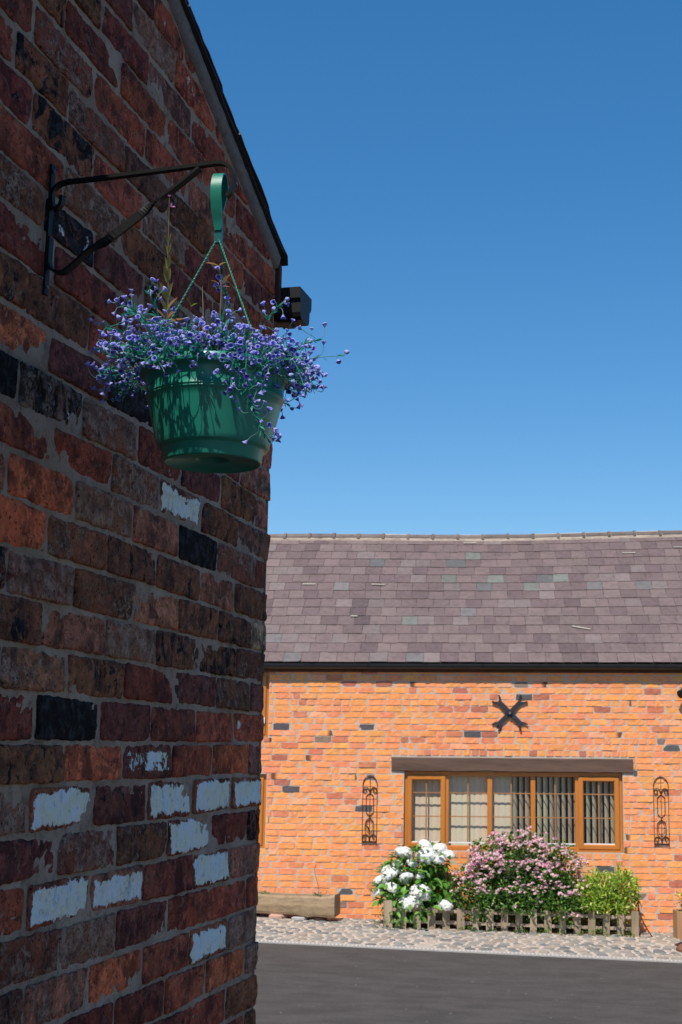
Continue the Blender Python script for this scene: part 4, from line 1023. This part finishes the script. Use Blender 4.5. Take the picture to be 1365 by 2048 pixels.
mb = MB(); box(mb, T0+TX*.08+TY_*.06+UP*(TTp-.06), TX*(Lt-.16), TY_*(Wt-.14), UP*.02, (.10, .07, .045)); mb.build('soil', MAT['soil'], tr, O)
def rock(mb, c, sx, sy, sz, seed, tint, n=6):
    vs = []; fs = []; c = Vector(c)
    rows_ = 5
    for i in range(rows_+1):
        th = PI*i/rows_
        for j in range(n):
            a = 2*PI*j/n; d = Vector((math.sin(th)*math.cos(a), math.sin(th)*math.sin(a), math.cos(th)))
            d = Vector([math.copysign(abs(v)**.55, v) for v in d]); k = 1 + .25*N(d.x*1.5+seed, d.y*1.5, d.z*1.5)
            vs.append(c + TX*d.x*sx*k + TY_*d.y*sy*k + UP*d.z*sz*k)
    for i in range(rows_):
        for j in range(n): fs.append((i*n+j, i*n+(j+1) % n, (i+1)*n+(j+1) % n, (i+1)*n+j))
    mb.add(vs, fs, tint)
for (x, y, sx, sz, tint, lab) in ((.10, .2, .14, .060, (.40, .30, .26), 'pale broken stone propping the left end of the trough'), (.60, .26, .115, .058, (.46, .27, .20), 'reddish brick fragment under the middle of the trough'),
        (.90, .24, .11, .050, (.38, .36, .33), 'grey stone under the trough, right of the reddish fragment'), (1.16, .16, .10, .055, (.24, .13, .10), 'dark red brick under the shaded right end of the trough')):
    c = T0 + TX*x + TY_*y + UP*(gz(T0.x+x)+sz*.7)
    mb = MB(); rock(mb, c, sx, .10, sz*.8, x*7, tint, 8); o = mb.build('loose_stone', MAT['stone'], None, (c.x, c.y, gz(c.x))); o.location = (c.x, c.y, gz(c.x)); o['label'] = lab; o['category'] = 'stone'; o['group'] = 'loose stones under the trough'

# ---------------------------------------------------------------- foliage helpers
def rnd_dir(R_): return Vector((R_.gauss(0, 1), R_.gauss(0, 1), R_.gauss(0, 1))).normalized()
def blob_pts(R_, blobs, n, shell=.55, zmin=None):
    tot = sum(b[3]*b[4]*b[5] for b in blobs); out = []
    while len(out) < n:
        x = R_.random()*tot
        for b in blobs:
            x -= b[3]*b[4]*b[5]
            if x <= 0: break
        d = rnd_dir(R_); k = shell + (1-shell)*R_.random()**.6
        lump = 1 + .42*N(d.x*2.4+b[0]*3, d.y*2.4, d.z*2.4+b[2]*5)
        p = Vector((b[0]+d.x*b[3]*k*lump, b[1]+d.y*b[4]*k*lump, b[2]+d.z*b[5]*k*lump))
        if zmin is not None and p.z < zmin: continue
        out.append((p, d))
    return out
def foliage(mb, R_, pts, L, W, tints, up=.5):
    for p, d in pts:
        dd = (d*.8 + rnd_dir(R_)*.9 + UP*up*.6).normalized(); M = orient(dd, (UP+rnd_dir(R_)*.6).normalized())
        l = L*R_.uniform(.65, 1.25); w_ = W*R_.uniform(.8, 1.2); c = R_.choice(tints); f_ = R_.uniform(.8, 1.2); c = tuple(v*f_ for v in c)
        q = [Vector((0, 0, 0)), Vector((w_/2, l*.45, w_*.18)), Vector((0, l, -l*.1)), Vector((-w_/2, l*.45, w_*.18))]
        mb.add([p + M @ v for v in q], [(0, 1, 2), (0, 2, 3)], c)
def stems(mb, R_, base, pts, r=.006, tint=(.10, .07, .04)):
    for p, d in pts:
        b = Vector(base) + Vector((R_.gauss(0, .05), R_.gauss(0, .03), 0)); m_ = (b+p)/2 + Vector((R_.gauss(0, .03), R_.gauss(0, .03), .05)); tube(mb, smooth_path([b, m_, p], 4), r, 5, tint)

# hydrangea
hq = .98; hb_ = FP(hq, 0, .42); hb_.z = gz(hb_.x); O = tuple(hb_); R_ = random.Random(41)
hyd = thing('hydrangea_bush', 'hydrangea bush with big white flower heads at the left end of the picket fence', 'shrub', O)
def FB(q, z, off, a, b, c): p = FP(q, z, off); return (p.x, p.y, p.z, a, b, c)
blobs = [FB(1.04, .50, .40, .42, .30, .34), FB(1.18, .78, .36, .38, .26, .24), FB(.84, .46, .46, .24, .24, .30), FB(1.30, .50, .40, .24, .22, .30), FB(.88, .30, .72, .12, .20, .20), FB(1.22, .34, .74, .28, .20, .18), FB(1.0, .20, .88, .10, .10, .10), FB(1.2, .22, .88, .10, .10, .08)]
mb = MB(); stems(mb, R_, hb_, blob_pts(R_, blobs, 26, .3, .2)); mb.build('stem', MAT['wood'], hyd, O)
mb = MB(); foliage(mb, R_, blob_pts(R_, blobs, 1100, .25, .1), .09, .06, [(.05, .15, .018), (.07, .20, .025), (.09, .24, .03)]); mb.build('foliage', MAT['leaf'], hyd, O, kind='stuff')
lms = [leafmb(.125, .078, (.10, .27, .03), (.13, .32, .04), .22, .25).mesh('leaf', MAT['leaf'], smooth=True), leafmb(.11, .066, (.07, .20, .022), (.10, .26, .03), .25, .15).mesh('leaf', MAT['leaf'], smooth=True), leafmb(.12, .072, (.17, .38, .045), (.22, .44, .07), .2, .3).mesh('leaf', MAT['leaf'], smooth=True)]
cand = [c for c in blob_pts(R_, blobs, 900, .82, .12) if c[1].y < .45][:290]
for p, d in cand:
    dd = (d*.7 + rnd_dir(R_)*.45 - UP*.25).normalized(); o = inst('leaf', R_.choice(lms), hyd, p-Vector(O)); o.rotation_euler = orient(dd, (UP + d*.9 + rnd_dir(R_)*.4).normalized()).to_euler(); o.scale = (R_.uniform(.7, 1.1),)*3
def head_mb(seed, r=.098):
    R2 = random.Random(seed); m = MB(); lathe(m, [(.001, -.035), (r*.7, -.025), (r*.92, .01), (r*.75, r*.5), (r*.4, r*.70), (.001, r*.75)], 0, 0, 12, (.8, .8, .78))
    for i in range(150):
        d = rnd_dir(R2)
        if d.z < -.35: continue
        p = Vector((d.x*r, d.y*r, d.z*r*.78))*(1+R2.uniform(-.08, .06)); M = orient(rnd_dir(R2), d) ; x = d.orthogonal().normalized(); y = d.cross(x); a0 = R2.random()*6
        s_ = R2.uniform(.016, .021)
        q = [p + (x*math.cos(a0+k*PI/2)+y*math.sin(a0+k*PI/2))*s_ + d*R2.uniform(-.004, .006) for k in range(4)]
        c = R2.uniform(.82, .88); m.add([p+d*.003]+q, [(0, 1, 2), (0, 2, 3), (0, 3, 4), (0, 4, 1)], (c*1.04, c*1.02, c*.93))
    return m
heads = [head_mb(i).mesh('flower_head', MAT['petal']) for i in range(4)]
for (u_, v_, z_, s_) in ((1.24, 1.03, 0.36, 0.9), (1.43, 0.99, 0.34, 0.9), (1.27, 0.92, 0.48, 1.1), (1.43, 0.87, 0.52, 0.71), (1.55, 0.92, 0.42, 0.77), (0.96, 0.92, 0.42, 1.1), (1.07, 0.81, 0.52, 0.71), (0.88, 0.8, 0.5, 0.58), (1.01, 0.64, 0.66, 0.81), (0.78, 0.65, 0.6, 1.1), (0.66, 0.59, 0.58, 0.77), (0.82, 0.51, 0.66, 0.9), (0.64, 0.45, 0.6, 0.58), (1.2, 0.47, 0.76, 1.16), (1.05, 0.35, 0.84, 1.13), (1.14, 0.32, 0.8, 0.71), (1.52, 0.33, 0.86, 0.74), (1.18, 0.67, 0.62, 0.52), (0.73, 0.73, 0.5, 0.65), (0.9, 0.72, 0.58, 0.5)):
    s_ *= 1.25; p = FP(u_, v_ - .02, z_ - .04); o = inst('flower_head', R_.choice(heads), hyd, p-Vector(O)); o.rotation_euler = (R_.uniform(-.1, .7), R_.uniform(-.4, .4), R_.random()*6); o.scale = (s_*R_.uniform(.95, 1.1),)*2 + (s_*.95,)

# pink flowering bush
O = FP(2.45, 0, .40); O.z = gz(O.x); O = tuple(O); R_ = random.Random(42)
pk = thing('pink_flowering_bush', 'large spreading bush covered in small pink flower clusters below the window', 'shrub', O)
blobs = [FB(2.45, .72, .36, .52, .30, .40), FB(2.62, .98, .30, .22, .20, .26), FB(2.95, .72, .38, .33, .26, .34), FB(2.20, .82, .34, .35, .25, .30), FB(2.05, .55, .42, .30, .24, .26), FB(1.78, .50, .46, .22, .2, .26), FB(2.75, .55, .42, .50, .28, .30), FB(2.3, 1.05, .30, .14, .13, .15), FB(1.95, .98, .3, .10, .10, .12), FB(3.05, .95, .34, .14, .14, .12), FB(1.85, .40, .66, .24, .26, .20), FB(2.35, .38, .62, .45, .26, .18), FB(3.0, .36, .60, .30, .24, .18), FB(1.95, .24, .86, .12, .10, .13), FB(2.35, .30, .80, .14, .10, .08), FB(2.62, .30, .78, .16, .12, .09), FB(3.02, .18, .80, .12, .10, .12), FB(2.2, .18, .45, .60, .20, .16), FB(3.0, .18, .42, .55, .2, .16)]
mb = MB(); stems(mb, R_, O, blob_pts(R_, blobs, 40, .3, .2), .006); mb.build('stem', MAT['wood'], pk, O)
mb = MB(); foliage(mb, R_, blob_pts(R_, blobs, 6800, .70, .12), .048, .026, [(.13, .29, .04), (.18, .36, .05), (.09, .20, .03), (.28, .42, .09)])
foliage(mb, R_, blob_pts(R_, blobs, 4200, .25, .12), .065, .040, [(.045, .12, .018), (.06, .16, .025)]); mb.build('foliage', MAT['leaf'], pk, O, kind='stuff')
def cluster_mb(seed):
    R2 = random.Random(seed); m = MB(); base = R2.choice([(.84, .34, .52), (.88, .50, .60), (.90, .68, .66), (.80, .27, .48)])
    for i in range(26):
        d = rnd_dir(R2); d.z = abs(d.z)*.8; p = d*.030*R2.uniform(.5, 1.05); n_ = (d+rnd_dir(R2)*.5).normalized(); x = n_.orthogonal().normalized(); y = n_.cross(x); s_ = R2.uniform(.006, .011)
        c = tuple(v*R2.uniform(.8, 1.15) for v in base) if R2.random() < .65 else (.86, .66, .60)
        m.add([p+x*s_, p+y*s_, p-x*s_, p-y*s_], [(0, 1, 2, 3)], c)
    return m
cms = [cluster_mb(i).mesh('flower_cluster', MAT['petal']) for i in range(8)]
n_ = 0
for p, d in blob_pts(R_, blobs, 1500, 1.0, .25):
    if n_ >= 290: break
    if d.y > .25: continue
    zz = p.z; dens = .15 + .85*min(1, max(0, (zz-.52)/.25))
    if d.z < -.1: dens *= .15
    if N(p.x*4, p.y*4, p.z*5)*1.6+.55 < R_.random() or R_.random() > dens: continue
    o = inst('flower_cluster', R_.choice(cms), pk, p-Vector(O)+d*.012); o.rotation_euler = (R_.uniform(-.3, .8), R_.uniform(-.5, .5), R_.random()*6); o.scale = (R_.uniform(.9, 1.5),)*3; n_ += 1
for (q_, z_, of) in ((1.72, .62, .66), (1.76, .58, .66), (1.69, .57, .66), (2.70, .40, .70), (2.74, .36, .72), (2.68, .33, .72), (3.06, .24, .80), (3.10, .20, .8), (3.02, .18, .8), (3.14, .23, .8), (3.20, .20, .8), (1.93, .44, .68), (2.4, .45, .68), (2.5, .55, .68), (3.3, .62, .6), (3.34, .56, .6), (3.28, .52, .6)):
    o = inst('flower_cluster', R_.choice(cms), pk, FP(q_, z_, of)-Vector(O)); o.rotation_euler = (R_.uniform(-.3, .8), 0, R_.random()*6); o.scale = (R_.uniform(.9, 1.3),)*3

mb = MB(); k_ = 0
src = [cluster_mb(i+20) for i in range(4)]
for p, d in blob_pts(R_, blobs, 3000, .98, .3):
    if d.y > .3 or d.z < .0 or p.z < .48 or N(p.x*4, p.y*4, p.z*5)*1.6+.7 < R_.random(): continue
    s_ = R_.choice(src); sc_ = R_.uniform(.6, 1.2); mb.add([p + Vector(v)*sc_ for v in s_.v], s_.f, list(s_.t))
mb.build('blossom', MAT['petal'], pk, O, kind='stuff')

# yellow green shrub
O = FP(3.65, 0, .42); O.z = gz(O.x); O = tuple(O); R_ = random.Random(43)
yl = thing('variegated_shrub', 'yellow green variegated shrub at the right end of the picket fence', 'shrub', O)
blobs = [FB(3.55, .48, .42, .30, .22, .22), FB(3.80, .50, .40, .22, .20, .24), FB(3.36, .42, .46, .22, .20, .22), FB(3.80, .70, .36, .09, .09, .13), FB(3.95, .45, .42, .10, .10, .22), FB(3.46, .64, .40, .12, .10, .09), FB(3.5, .38, .50, .34, .20, .15), FB(3.55, .18, .36, .34, .16, .14), FB(3.45, .28, .68, .10, .08, .06), FB(3.75, .29, .66, .10, .08, .06)]
mb = MB(); stems(mb, R_, O, blob_pts(R_, blobs, 24, .3, .2), .005); mb.build('stem', MAT['wood'], yl, O)
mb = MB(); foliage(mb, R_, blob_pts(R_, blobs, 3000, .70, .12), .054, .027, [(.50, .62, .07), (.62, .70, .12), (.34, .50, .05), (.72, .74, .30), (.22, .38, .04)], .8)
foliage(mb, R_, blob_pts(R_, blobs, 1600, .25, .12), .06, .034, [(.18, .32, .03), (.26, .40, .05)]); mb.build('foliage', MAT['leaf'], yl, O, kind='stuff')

# planting bed, picket fence
def fence_pt(i): t_ = i/17.0; return Vector((.705+(3.885-.705)*t_, 17.97+.03*t_, 0))
mb = MB(); vs = []
for i in range(20):
    x = .66+3.3*i/19; yb = 18.87-.0875*x-.02; vs += [(x, 18.0, gz(x)+.015), (x, (18.0+yb)/2, gz(x)+.09+.02*N(x*4, 1)), (x, yb, gz(x)+.07)]
mb.add(vs, [(i*3+j, i*3+3+j, i*3+4+j, i*3+1+j) for i in range(19) for j in range(2)], (.09, .06, .04)); o = mb.build('flower_bed', MAT['soil'], smooth=True); o['kind'] = 'structure'
O = (.68, 18.0, gz(.68)); fen = thing('picket_fence', 'low weathered picket fence in front of the shrubs', 'fence', O)
R_ = random.Random(8)
for i in range(18):
    p = fence_pt(i); w_ = R_.uniform(.084, .100) if i else .118; h_ = R_.uniform(.29, .32) if i else .36; z0 = gz(p.x); tl = R_.uniform(-.012, .012)
    if i == 17: h_ = .33
    mb = MB(); th = .018; vs = []; f_ = R_.uniform(.8, 1.1); tint = tuple(v*f_ for v in (.36, .275, .18))
    prof = [(-w_/2, 0), (w_/2, 0), (w_/2+tl*.3, h_-.016), (w_/2-.014+tl, h_), (-w_/2+.014+tl, h_+R_.uniform(-.008, .004)), (-w_/2+tl*.3, h_-.016)]
    for y in (0, -th):
        for (x, z) in prof: vs.append((p.x+x, p.y+y, z0+z))
    fs = [(0, 1, 2, 3, 4, 5)[::-1], (6, 7, 8, 9, 10, 11)] + [(j, (j+1) % 6, 6+(j+1) % 6, 6+j) for j in range(6)]
    mb.add(vs, fs, tint); mb.build('picket', MAT['wood'], fen, O)
for zr in (.085, .225):
    mb = MB(); a = fence_pt(-.3); b = fence_pt(17.3); box(mb, (a.x, a.y+.001, gz(a.x)+zr), (b.x-a.x, b.y-a.y, gz(b.x)-gz(a.x)), (0, .024, 0), (0, 0, .038), (.40, .30, .22)); mb.build('rail', MAT['wood'], fen, O)
# weeds along the fence foot
R_ = random.Random(50)
GR = [(.10, .22, .02), (.16, .30, .03), (.06, .15, .02)]
wm = MB()
def tuft(mb, x0, x1, y, n, h, tints, L=.03):
    pts = []
    for i in range(n):
        x = R_.uniform(x0, x1); e_ = math.sin(PI*(x-x0)/(x1-x0))**.5
        pts.append((Vector((x, R_.uniform(y, y+.05), gz(x)+R_.uniform(.0, h)*e_)), rnd_dir(R_)))
    foliage(mb, R_, pts, L, L*.55, tints, .6)
for (a, b, n, h) in ((1.60, 1.85, 70, .09), (1.95, 2.1, 30, .06), (2.3, 2.5, 60, .09), (2.62, 2.80, 50, .13), (2.85, 2.98, 30, .09), (3.12, 3.55, 160, .12), (3.6, 3.86, 60, .10), (.52, .70, 60, .22), (1.02, 1.12, 30, .10), (.78, .92, 40, .12)):
    tuft(wm, a, b, 17.88, n, h, GR)
o = wm.build('low_weeds', MAT['leaf'], kind='stuff'); o['label'] = 'low bright green weeds growing along the foot of the picket fence'; o['category'] = 'weeds'
for (a, b, y, n, h, tt, lab) in ((4.15, 4.6, 18.42, 120, .025, [(.10, .13, .02), (.14, .15, .03)], 'green moss at the base of the barn wall right of the fence'), (.12, .6, 18.74, 70, .02, [(.10, .10, .02), (.10, .13, .03)], 'thin moss at the base of the barn wall between trough and fence')):
    wm = MB(); tuft(wm, a, b, y, n, h, tt, .02); o = wm.build('moss', MAT['leaf'], kind='stuff'); o['label'] = lab; o['category'] = 'moss'
# plants growing in the trough
def small_plant(name, label, base, n, h, tints, L, stem=None):
    t = thing(name, label, 'plant', tuple(base)); mb = MB(); pts = [(Vector(base)+Vector((R_.gauss(0, .03), R_.gauss(0, .015), R_.uniform(0, h))), rnd_dir(R_)) for _ in range(n)]
    foliage(mb, R_, pts, L, L*.5, tints, .8); mb.build('leaves', MAT['leaf'], t, tuple(base))
    if stem: mb = MB(); tube(mb, smooth_path(stem, 5), .0035, 5, (.16, .10, .06)); mb.build('stem', MAT['wood'], t, tuple(base))
b1 = T0+TX*.40+TY_*.2+UP*(TTp-.03); small_plant('moss_cushion', 'green mossy cushion growing in the left of the trough', b1, 60, .035, [(.12, .20, .03), (.2, .26, .05)], .03)
b2 = T0+TX*1.13+TY_*.18+UP*(TTp-.03); small_plant('wiry_weed', 'thin wiry weed rising from the right of the trough', b2, 40, .05, [(.10, .18, .03), (.06, .12, .02)], .035, [b2, b2+Vector((.01, 0, .10)), b2+Vector((-.02, .02, .22)), b2+Vector((-.05, .03, .33)), b2+Vector((-.035, .03, .42))])
# bare brown leaved stem right of the fence
b3 = Vector((4.12, 18.02, gz(4.12))); t = thing('withered_sapling', 'thin leaning sapling with dark brown leaves right of the fence', 'plant', tuple(b3))
mb = MB(); top = b3+Vector((-.24, .12, .62)); tube(mb, smooth_path([b3, b3+Vector((-.09, .03, .14)), b3+Vector((-.16, .06, .32)), b3+Vector((-.17, .09, .48)), top], 5), .009, 6, (.09, .05, .035)); mb.build('stem', MAT['wood'], t, tuple(b3))
lb = leafmb(.12, .035, (.06, .03, .025), (.09, .045, .03), .2, .3).mesh('leaf', MAT['leaf'], smooth=True)
for (x, z, d, s_) in ((-.17, .46, (.9, -.2, .3), .8), (-.17, .46, (.6, -.2, -.9), 1.1), (-.16, .49, (-.1, -.2, 1), .7), (-.17, .44, (-.5, -.3, -.8), .9), (-.15, .30, (.8, -.2, -.3), .7), (-.16, .31, (-.6, -.2, -.7), .9), (-.17, .32, (-.2, -.3, -1), .7), (-.19, .55, (-.5, -.2, .8), .7), (-.18, .46, (.2, -.6, .2), .6)):
    o = inst('leaf', lb, t, (x, .07, z)); o.rotation_euler = orient(d).to_euler(); o.scale = (s_,)*3

# ---------------------------------------------------------------- cobbles
sheet('cobbled_path', MAT['fmortar'], -6, 12, lambda x: (edge_y(x)+.10, 18.9-.0875*x), 60, .012, (.47, .395, .325))
R_ = random.Random(77); cob = []
CT = [(.29, .25, .205), (.25, .23, .195), (.32, .27, .215), (.21, .20, .18), (.34, .28, .22), (.23, .215, .19), (.15, .15, .142), (.31, .25, .20)]
ds, dw = .150, .170
x = -1.9
for j in range(17):
    yb = .12 + j*ds; i = 0; x = -5.8 + j*ds*.20 + (R_.uniform(-.10, .1) if False else 0)
    while x < 7.5:
        w_ = dw*R_.uniform(.90, 1.12) if 1.0 < x < 3.4 else dw*R_.uniform(.65, 1.25)
        off = (0 if .9 < x < 3.2 else R_.uniform(-.02, .02)); yy = edge_y(x)+yb+off
        if yy+ds < 18.86-.0875*x: cob.append((x, x+w_, yy, yy+ds, len(cob)))
        x += w_
def cobble(mb, x0, x1, y0, y1, seed):
    R2 = random.Random(seed); g = R2.uniform(.012, .022); c = R2.choice(CT); f_ = R2.uniform(.8, 1.15); c = tuple(v*f_ for v in c); h = R2.uniform(.008, .020); n_ = 8
    cx, cy = (x0+x1)/2, (y0+y1)/2; ax, ay = (x1-x0)/2-g, (y1-y0)/2-g; vs = []; k0 = [R2.uniform(.90, 1.06) for _ in range(n_)]; zz = gz(cx)+.010; tx = R2.uniform(-.05, .05); ty = R2.uniform(-.06, .06)
    for (s_, hh) in ((1.03, 0), (.98, .6), (.82, .95), (.4, 1.05)):
        for q in range(n_):
            a = 2*PI*(q+.5)/n_; ca, sa = math.cos(a), math.sin(a); e_ = max(abs(ca), abs(sa))**.75; dx = ax*ca/e_*s_*k0[q]; dy = ay*sa/e_*s_*k0[q]
            vs.append((cx+dx, cy+dy, zz + hh*h + (dx*tx+dy*ty if hh else 0)))
    fs = [(i*n_+q, i*n_+(q+1) % n_, (i+1)*n_+(q+1) % n_, (i+1)*n_+q) for i in range(3) for q in range(n_)] + [tuple(3*n_+q for q in range(n_))]
    mb.add(vs, fs, c)
pth = bpy.data.objects['cobbled_path']
cob.sort(key=lambda t: (0 if -1.2 < (t[0]+t[1])/2 < 4.9 and not (t[2] > 17.95 and .7 < t[0] < 3.9) else 1, t[2])); mass = MB()
for i, t_ in enumerate(cob):
    if i < 300: mb = MB(); cobble(mb, *t_); mb.build('cobble', MAT['cobble'], pth, smooth=False)
    else: cobble(mass, *t_)
mass.build('cobbling', MAT['cobble'], pth, kind='stuff')
# drainage channel between road and cobbles
O = (1.4, edge_y(1.4), gz(1.4)); dr = thing('drain_channel', 'pale slotted drainage channel along the edge of the asphalt', 'drain', O)
mb = MB(); vs = []; n_ = 40
for i in range(n_+1):
    x = -6+18*i/n_; y = edge_y(x)
    for dy, dz in ((-.03, -.01), (-.03, .014), (.0, .016), (.0, .002), (.085, .002), (.085, .016), (.115, .016), (.115, -.01)): vs.append((x, y+dy, gz(x)+dz))
mb.add(vs, [(i*8+j, i*8+8+j, i*8+9+j, i*8+1+j) for i in range(n_) for j in range(7)], (.38, .345, .31)); mb.build('channel', MAT['fmortar'], dr, O)
mass = MB(); x = -5.9; i = 0
while x < 8:
    y = edge_y(x); m_ = MB() if (i < 0) else mass; box(m_, (x, y+.001, gz(x)+.004), (.026, 0, 0), (0, .083, 0), (0, 0, .010), (.50, .46, .42)); x += .046; i += 1
mass.build('grating', MAT['fmortar'], dr, O, kind='stuff')

# ---------------------------------------------------------------- wheel planter at the right edge
px_, py_ = 4.62, 17.05; g0 = gz(4.6); O = (px_, py_, g0)
wp = thing('wheel_planter', 'rustic wooden wheel planter at the right edge of the cobbles', 'planter', O)
BR = (.34, .16, .075)
def wheel(name, cx, cy, r, tint):
    mb = MB(); n_ = 28; vs = []
    for i in range(n_):
        a = 2*PI*i/n_
        for (rr_, yy) in ((r, -.03), (r, .03), (r-.055, .03), (r-.055, -.03)): vs.append((cx+rr_*math.cos(a), cy+yy, g0+.035+r+rr_*math.sin(a)))
    mb.add(vs, [(i*4+j, i*4+(j+1) % 4, ((i+1) % n_)*4+(j+1) % 4, ((i+1) % n_)*4+j) for i in range(n_) for j in range(4)], tint); w_ = mb.build(name, MAT['wood'], wp, O)
    for k_ in range(8):
        a = PI*k_/4+.2; mb = MB(); tube(mb, [(cx+.03*math.cos(a), cy, g0+.035+r+.03*math.sin(a)), (cx+(r-.05)*math.cos(a), cy, g0+.035+r+(r-.05)*math.sin(a))], .014, 6, tint); mb.build('spoke', MAT['wood'], w_, O)
    mb = MB(); tube(mb, [(cx, cy-.05, g0+.035+r), (cx, cy+.05, g0+.035+r)], .045, 12, tint); mb.build('hub', MAT['wood'], w_, O)
wheel('wheel', 4.505, 16.98, .245, BR); wheel('wheel', 4.505, 17.36, .245, BR)
mb = MB(); 
for i, (xx, w_) in enumerate(((4.20, .10), (4.305, .10), (4.41, .10), (4.515, .10), (4.62, .10), (4.725, .10))):
    b = MB(); box(b, (xx, 17.06, g0+.12), (w_, 0, 0), (0, .022, 0), (0, 0, .33), tuple(v*(1.25 if i % 2 else 1.1) for v in (.40, .22, .11))); b.build('plank', MAT['wood'], wp, O)
b = MB(); box(b, (4.20, 17.26, g0+.12), (.62, 0, 0), (0, .022, 0), (0, 0, .33), (.40, .22, .11)); b.build('rear_board', MAT['wood'], wp, O)
for xx in (4.20, 4.80): b = MB(); box(b, (xx, 17.083, g0+.12), (.022, 0, 0), (0, .176, 0), (0, 0, .33), (.40, .22, .11)); b.build('end_board', MAT['wood'], wp, O)
b = MB(); box(b, (4.223, 17.083, g0+.35), (.576, 0, 0), (0, .176, 0), (0, 0, .04), (.06, .04, .03)); b.build('soil', MAT['soil'], wp, O)
b = MB(); tube(b, [(4.42, 16.80, g0+.012), (4.42, 16.80, g0+.05), (4.42, 16.80, g0+.085)], [.30, .30, .26], 24, (.20, .085, .045)); o = b.build('log_slice', MAT['wood'], None, (4.42, 16.8, g0)); o.location = (4.42, 16.8, g0); o['label'] = 'round reddish log slice lying in front of the wheel planter'; o['category'] = 'log slice'
R_ = random.Random(90)
def potflower(name, label, pts, tint, gcol, r):
    base = Vector((pts[0][0], 17.16, g0+.39)); t = thing(name, label, 'flowers', tuple(base))
    mb = MB(); foliage(mb, R_, [(Vector((x+R_.gauss(0, .02), 17.14+R_.gauss(0, .02), z-R_.uniform(.01, .12))), rnd_dir(R_)) for x, z in pts for _ in range(9)], .05, .022, [gcol], .9); mb.build('leaves', MAT['leaf'], t, tuple(base))
    for x, z in pts:
        mb = MB(); c = Vector((x, 17.06+R_.uniform(-.04, .04), z))
        for k_ in range(6):
            a = k_*PI/3; d = Vector((math.cos(a), -.5, math.sin(a))); e_ = Vector((-math.sin(a), 0, math.cos(a)))
            mb.add([c, c+d*r*.6+e_*r*.35, c+d*r, c+d*r*.6-e_*r*.35], [(0, 1, 2, 3)], tuple(v*R_.uniform(.85, 1.1) for v in tint))
        mb.build('blossom', MAT['petal'], t, tuple(base))
z_ = g0
potflower('yellow_pansy', 'small yellow flowers at the left of the wheel planter', [(4.225, z_+.66), (4.285, z_+.665), (4.275, z_+.60), (4.33, z_+.635), (4.27, z_+.44), (4.40, z_+.56)], (.85, .60, .04), (.20, .26, .10), .024)
potflower('purple_petunia', 'deep purple flowers in the wheel planter', [(4.36, z_+.72), (4.40, z_+.70), (4.43, z_+.74), (4.38, z_+.665), (4.43, z_+.66), (4.33, z_+.61), (4.48, z_+.71), (4.5, z_+.64)], (.18, .06, .55), (.10, .16, .06), .040)
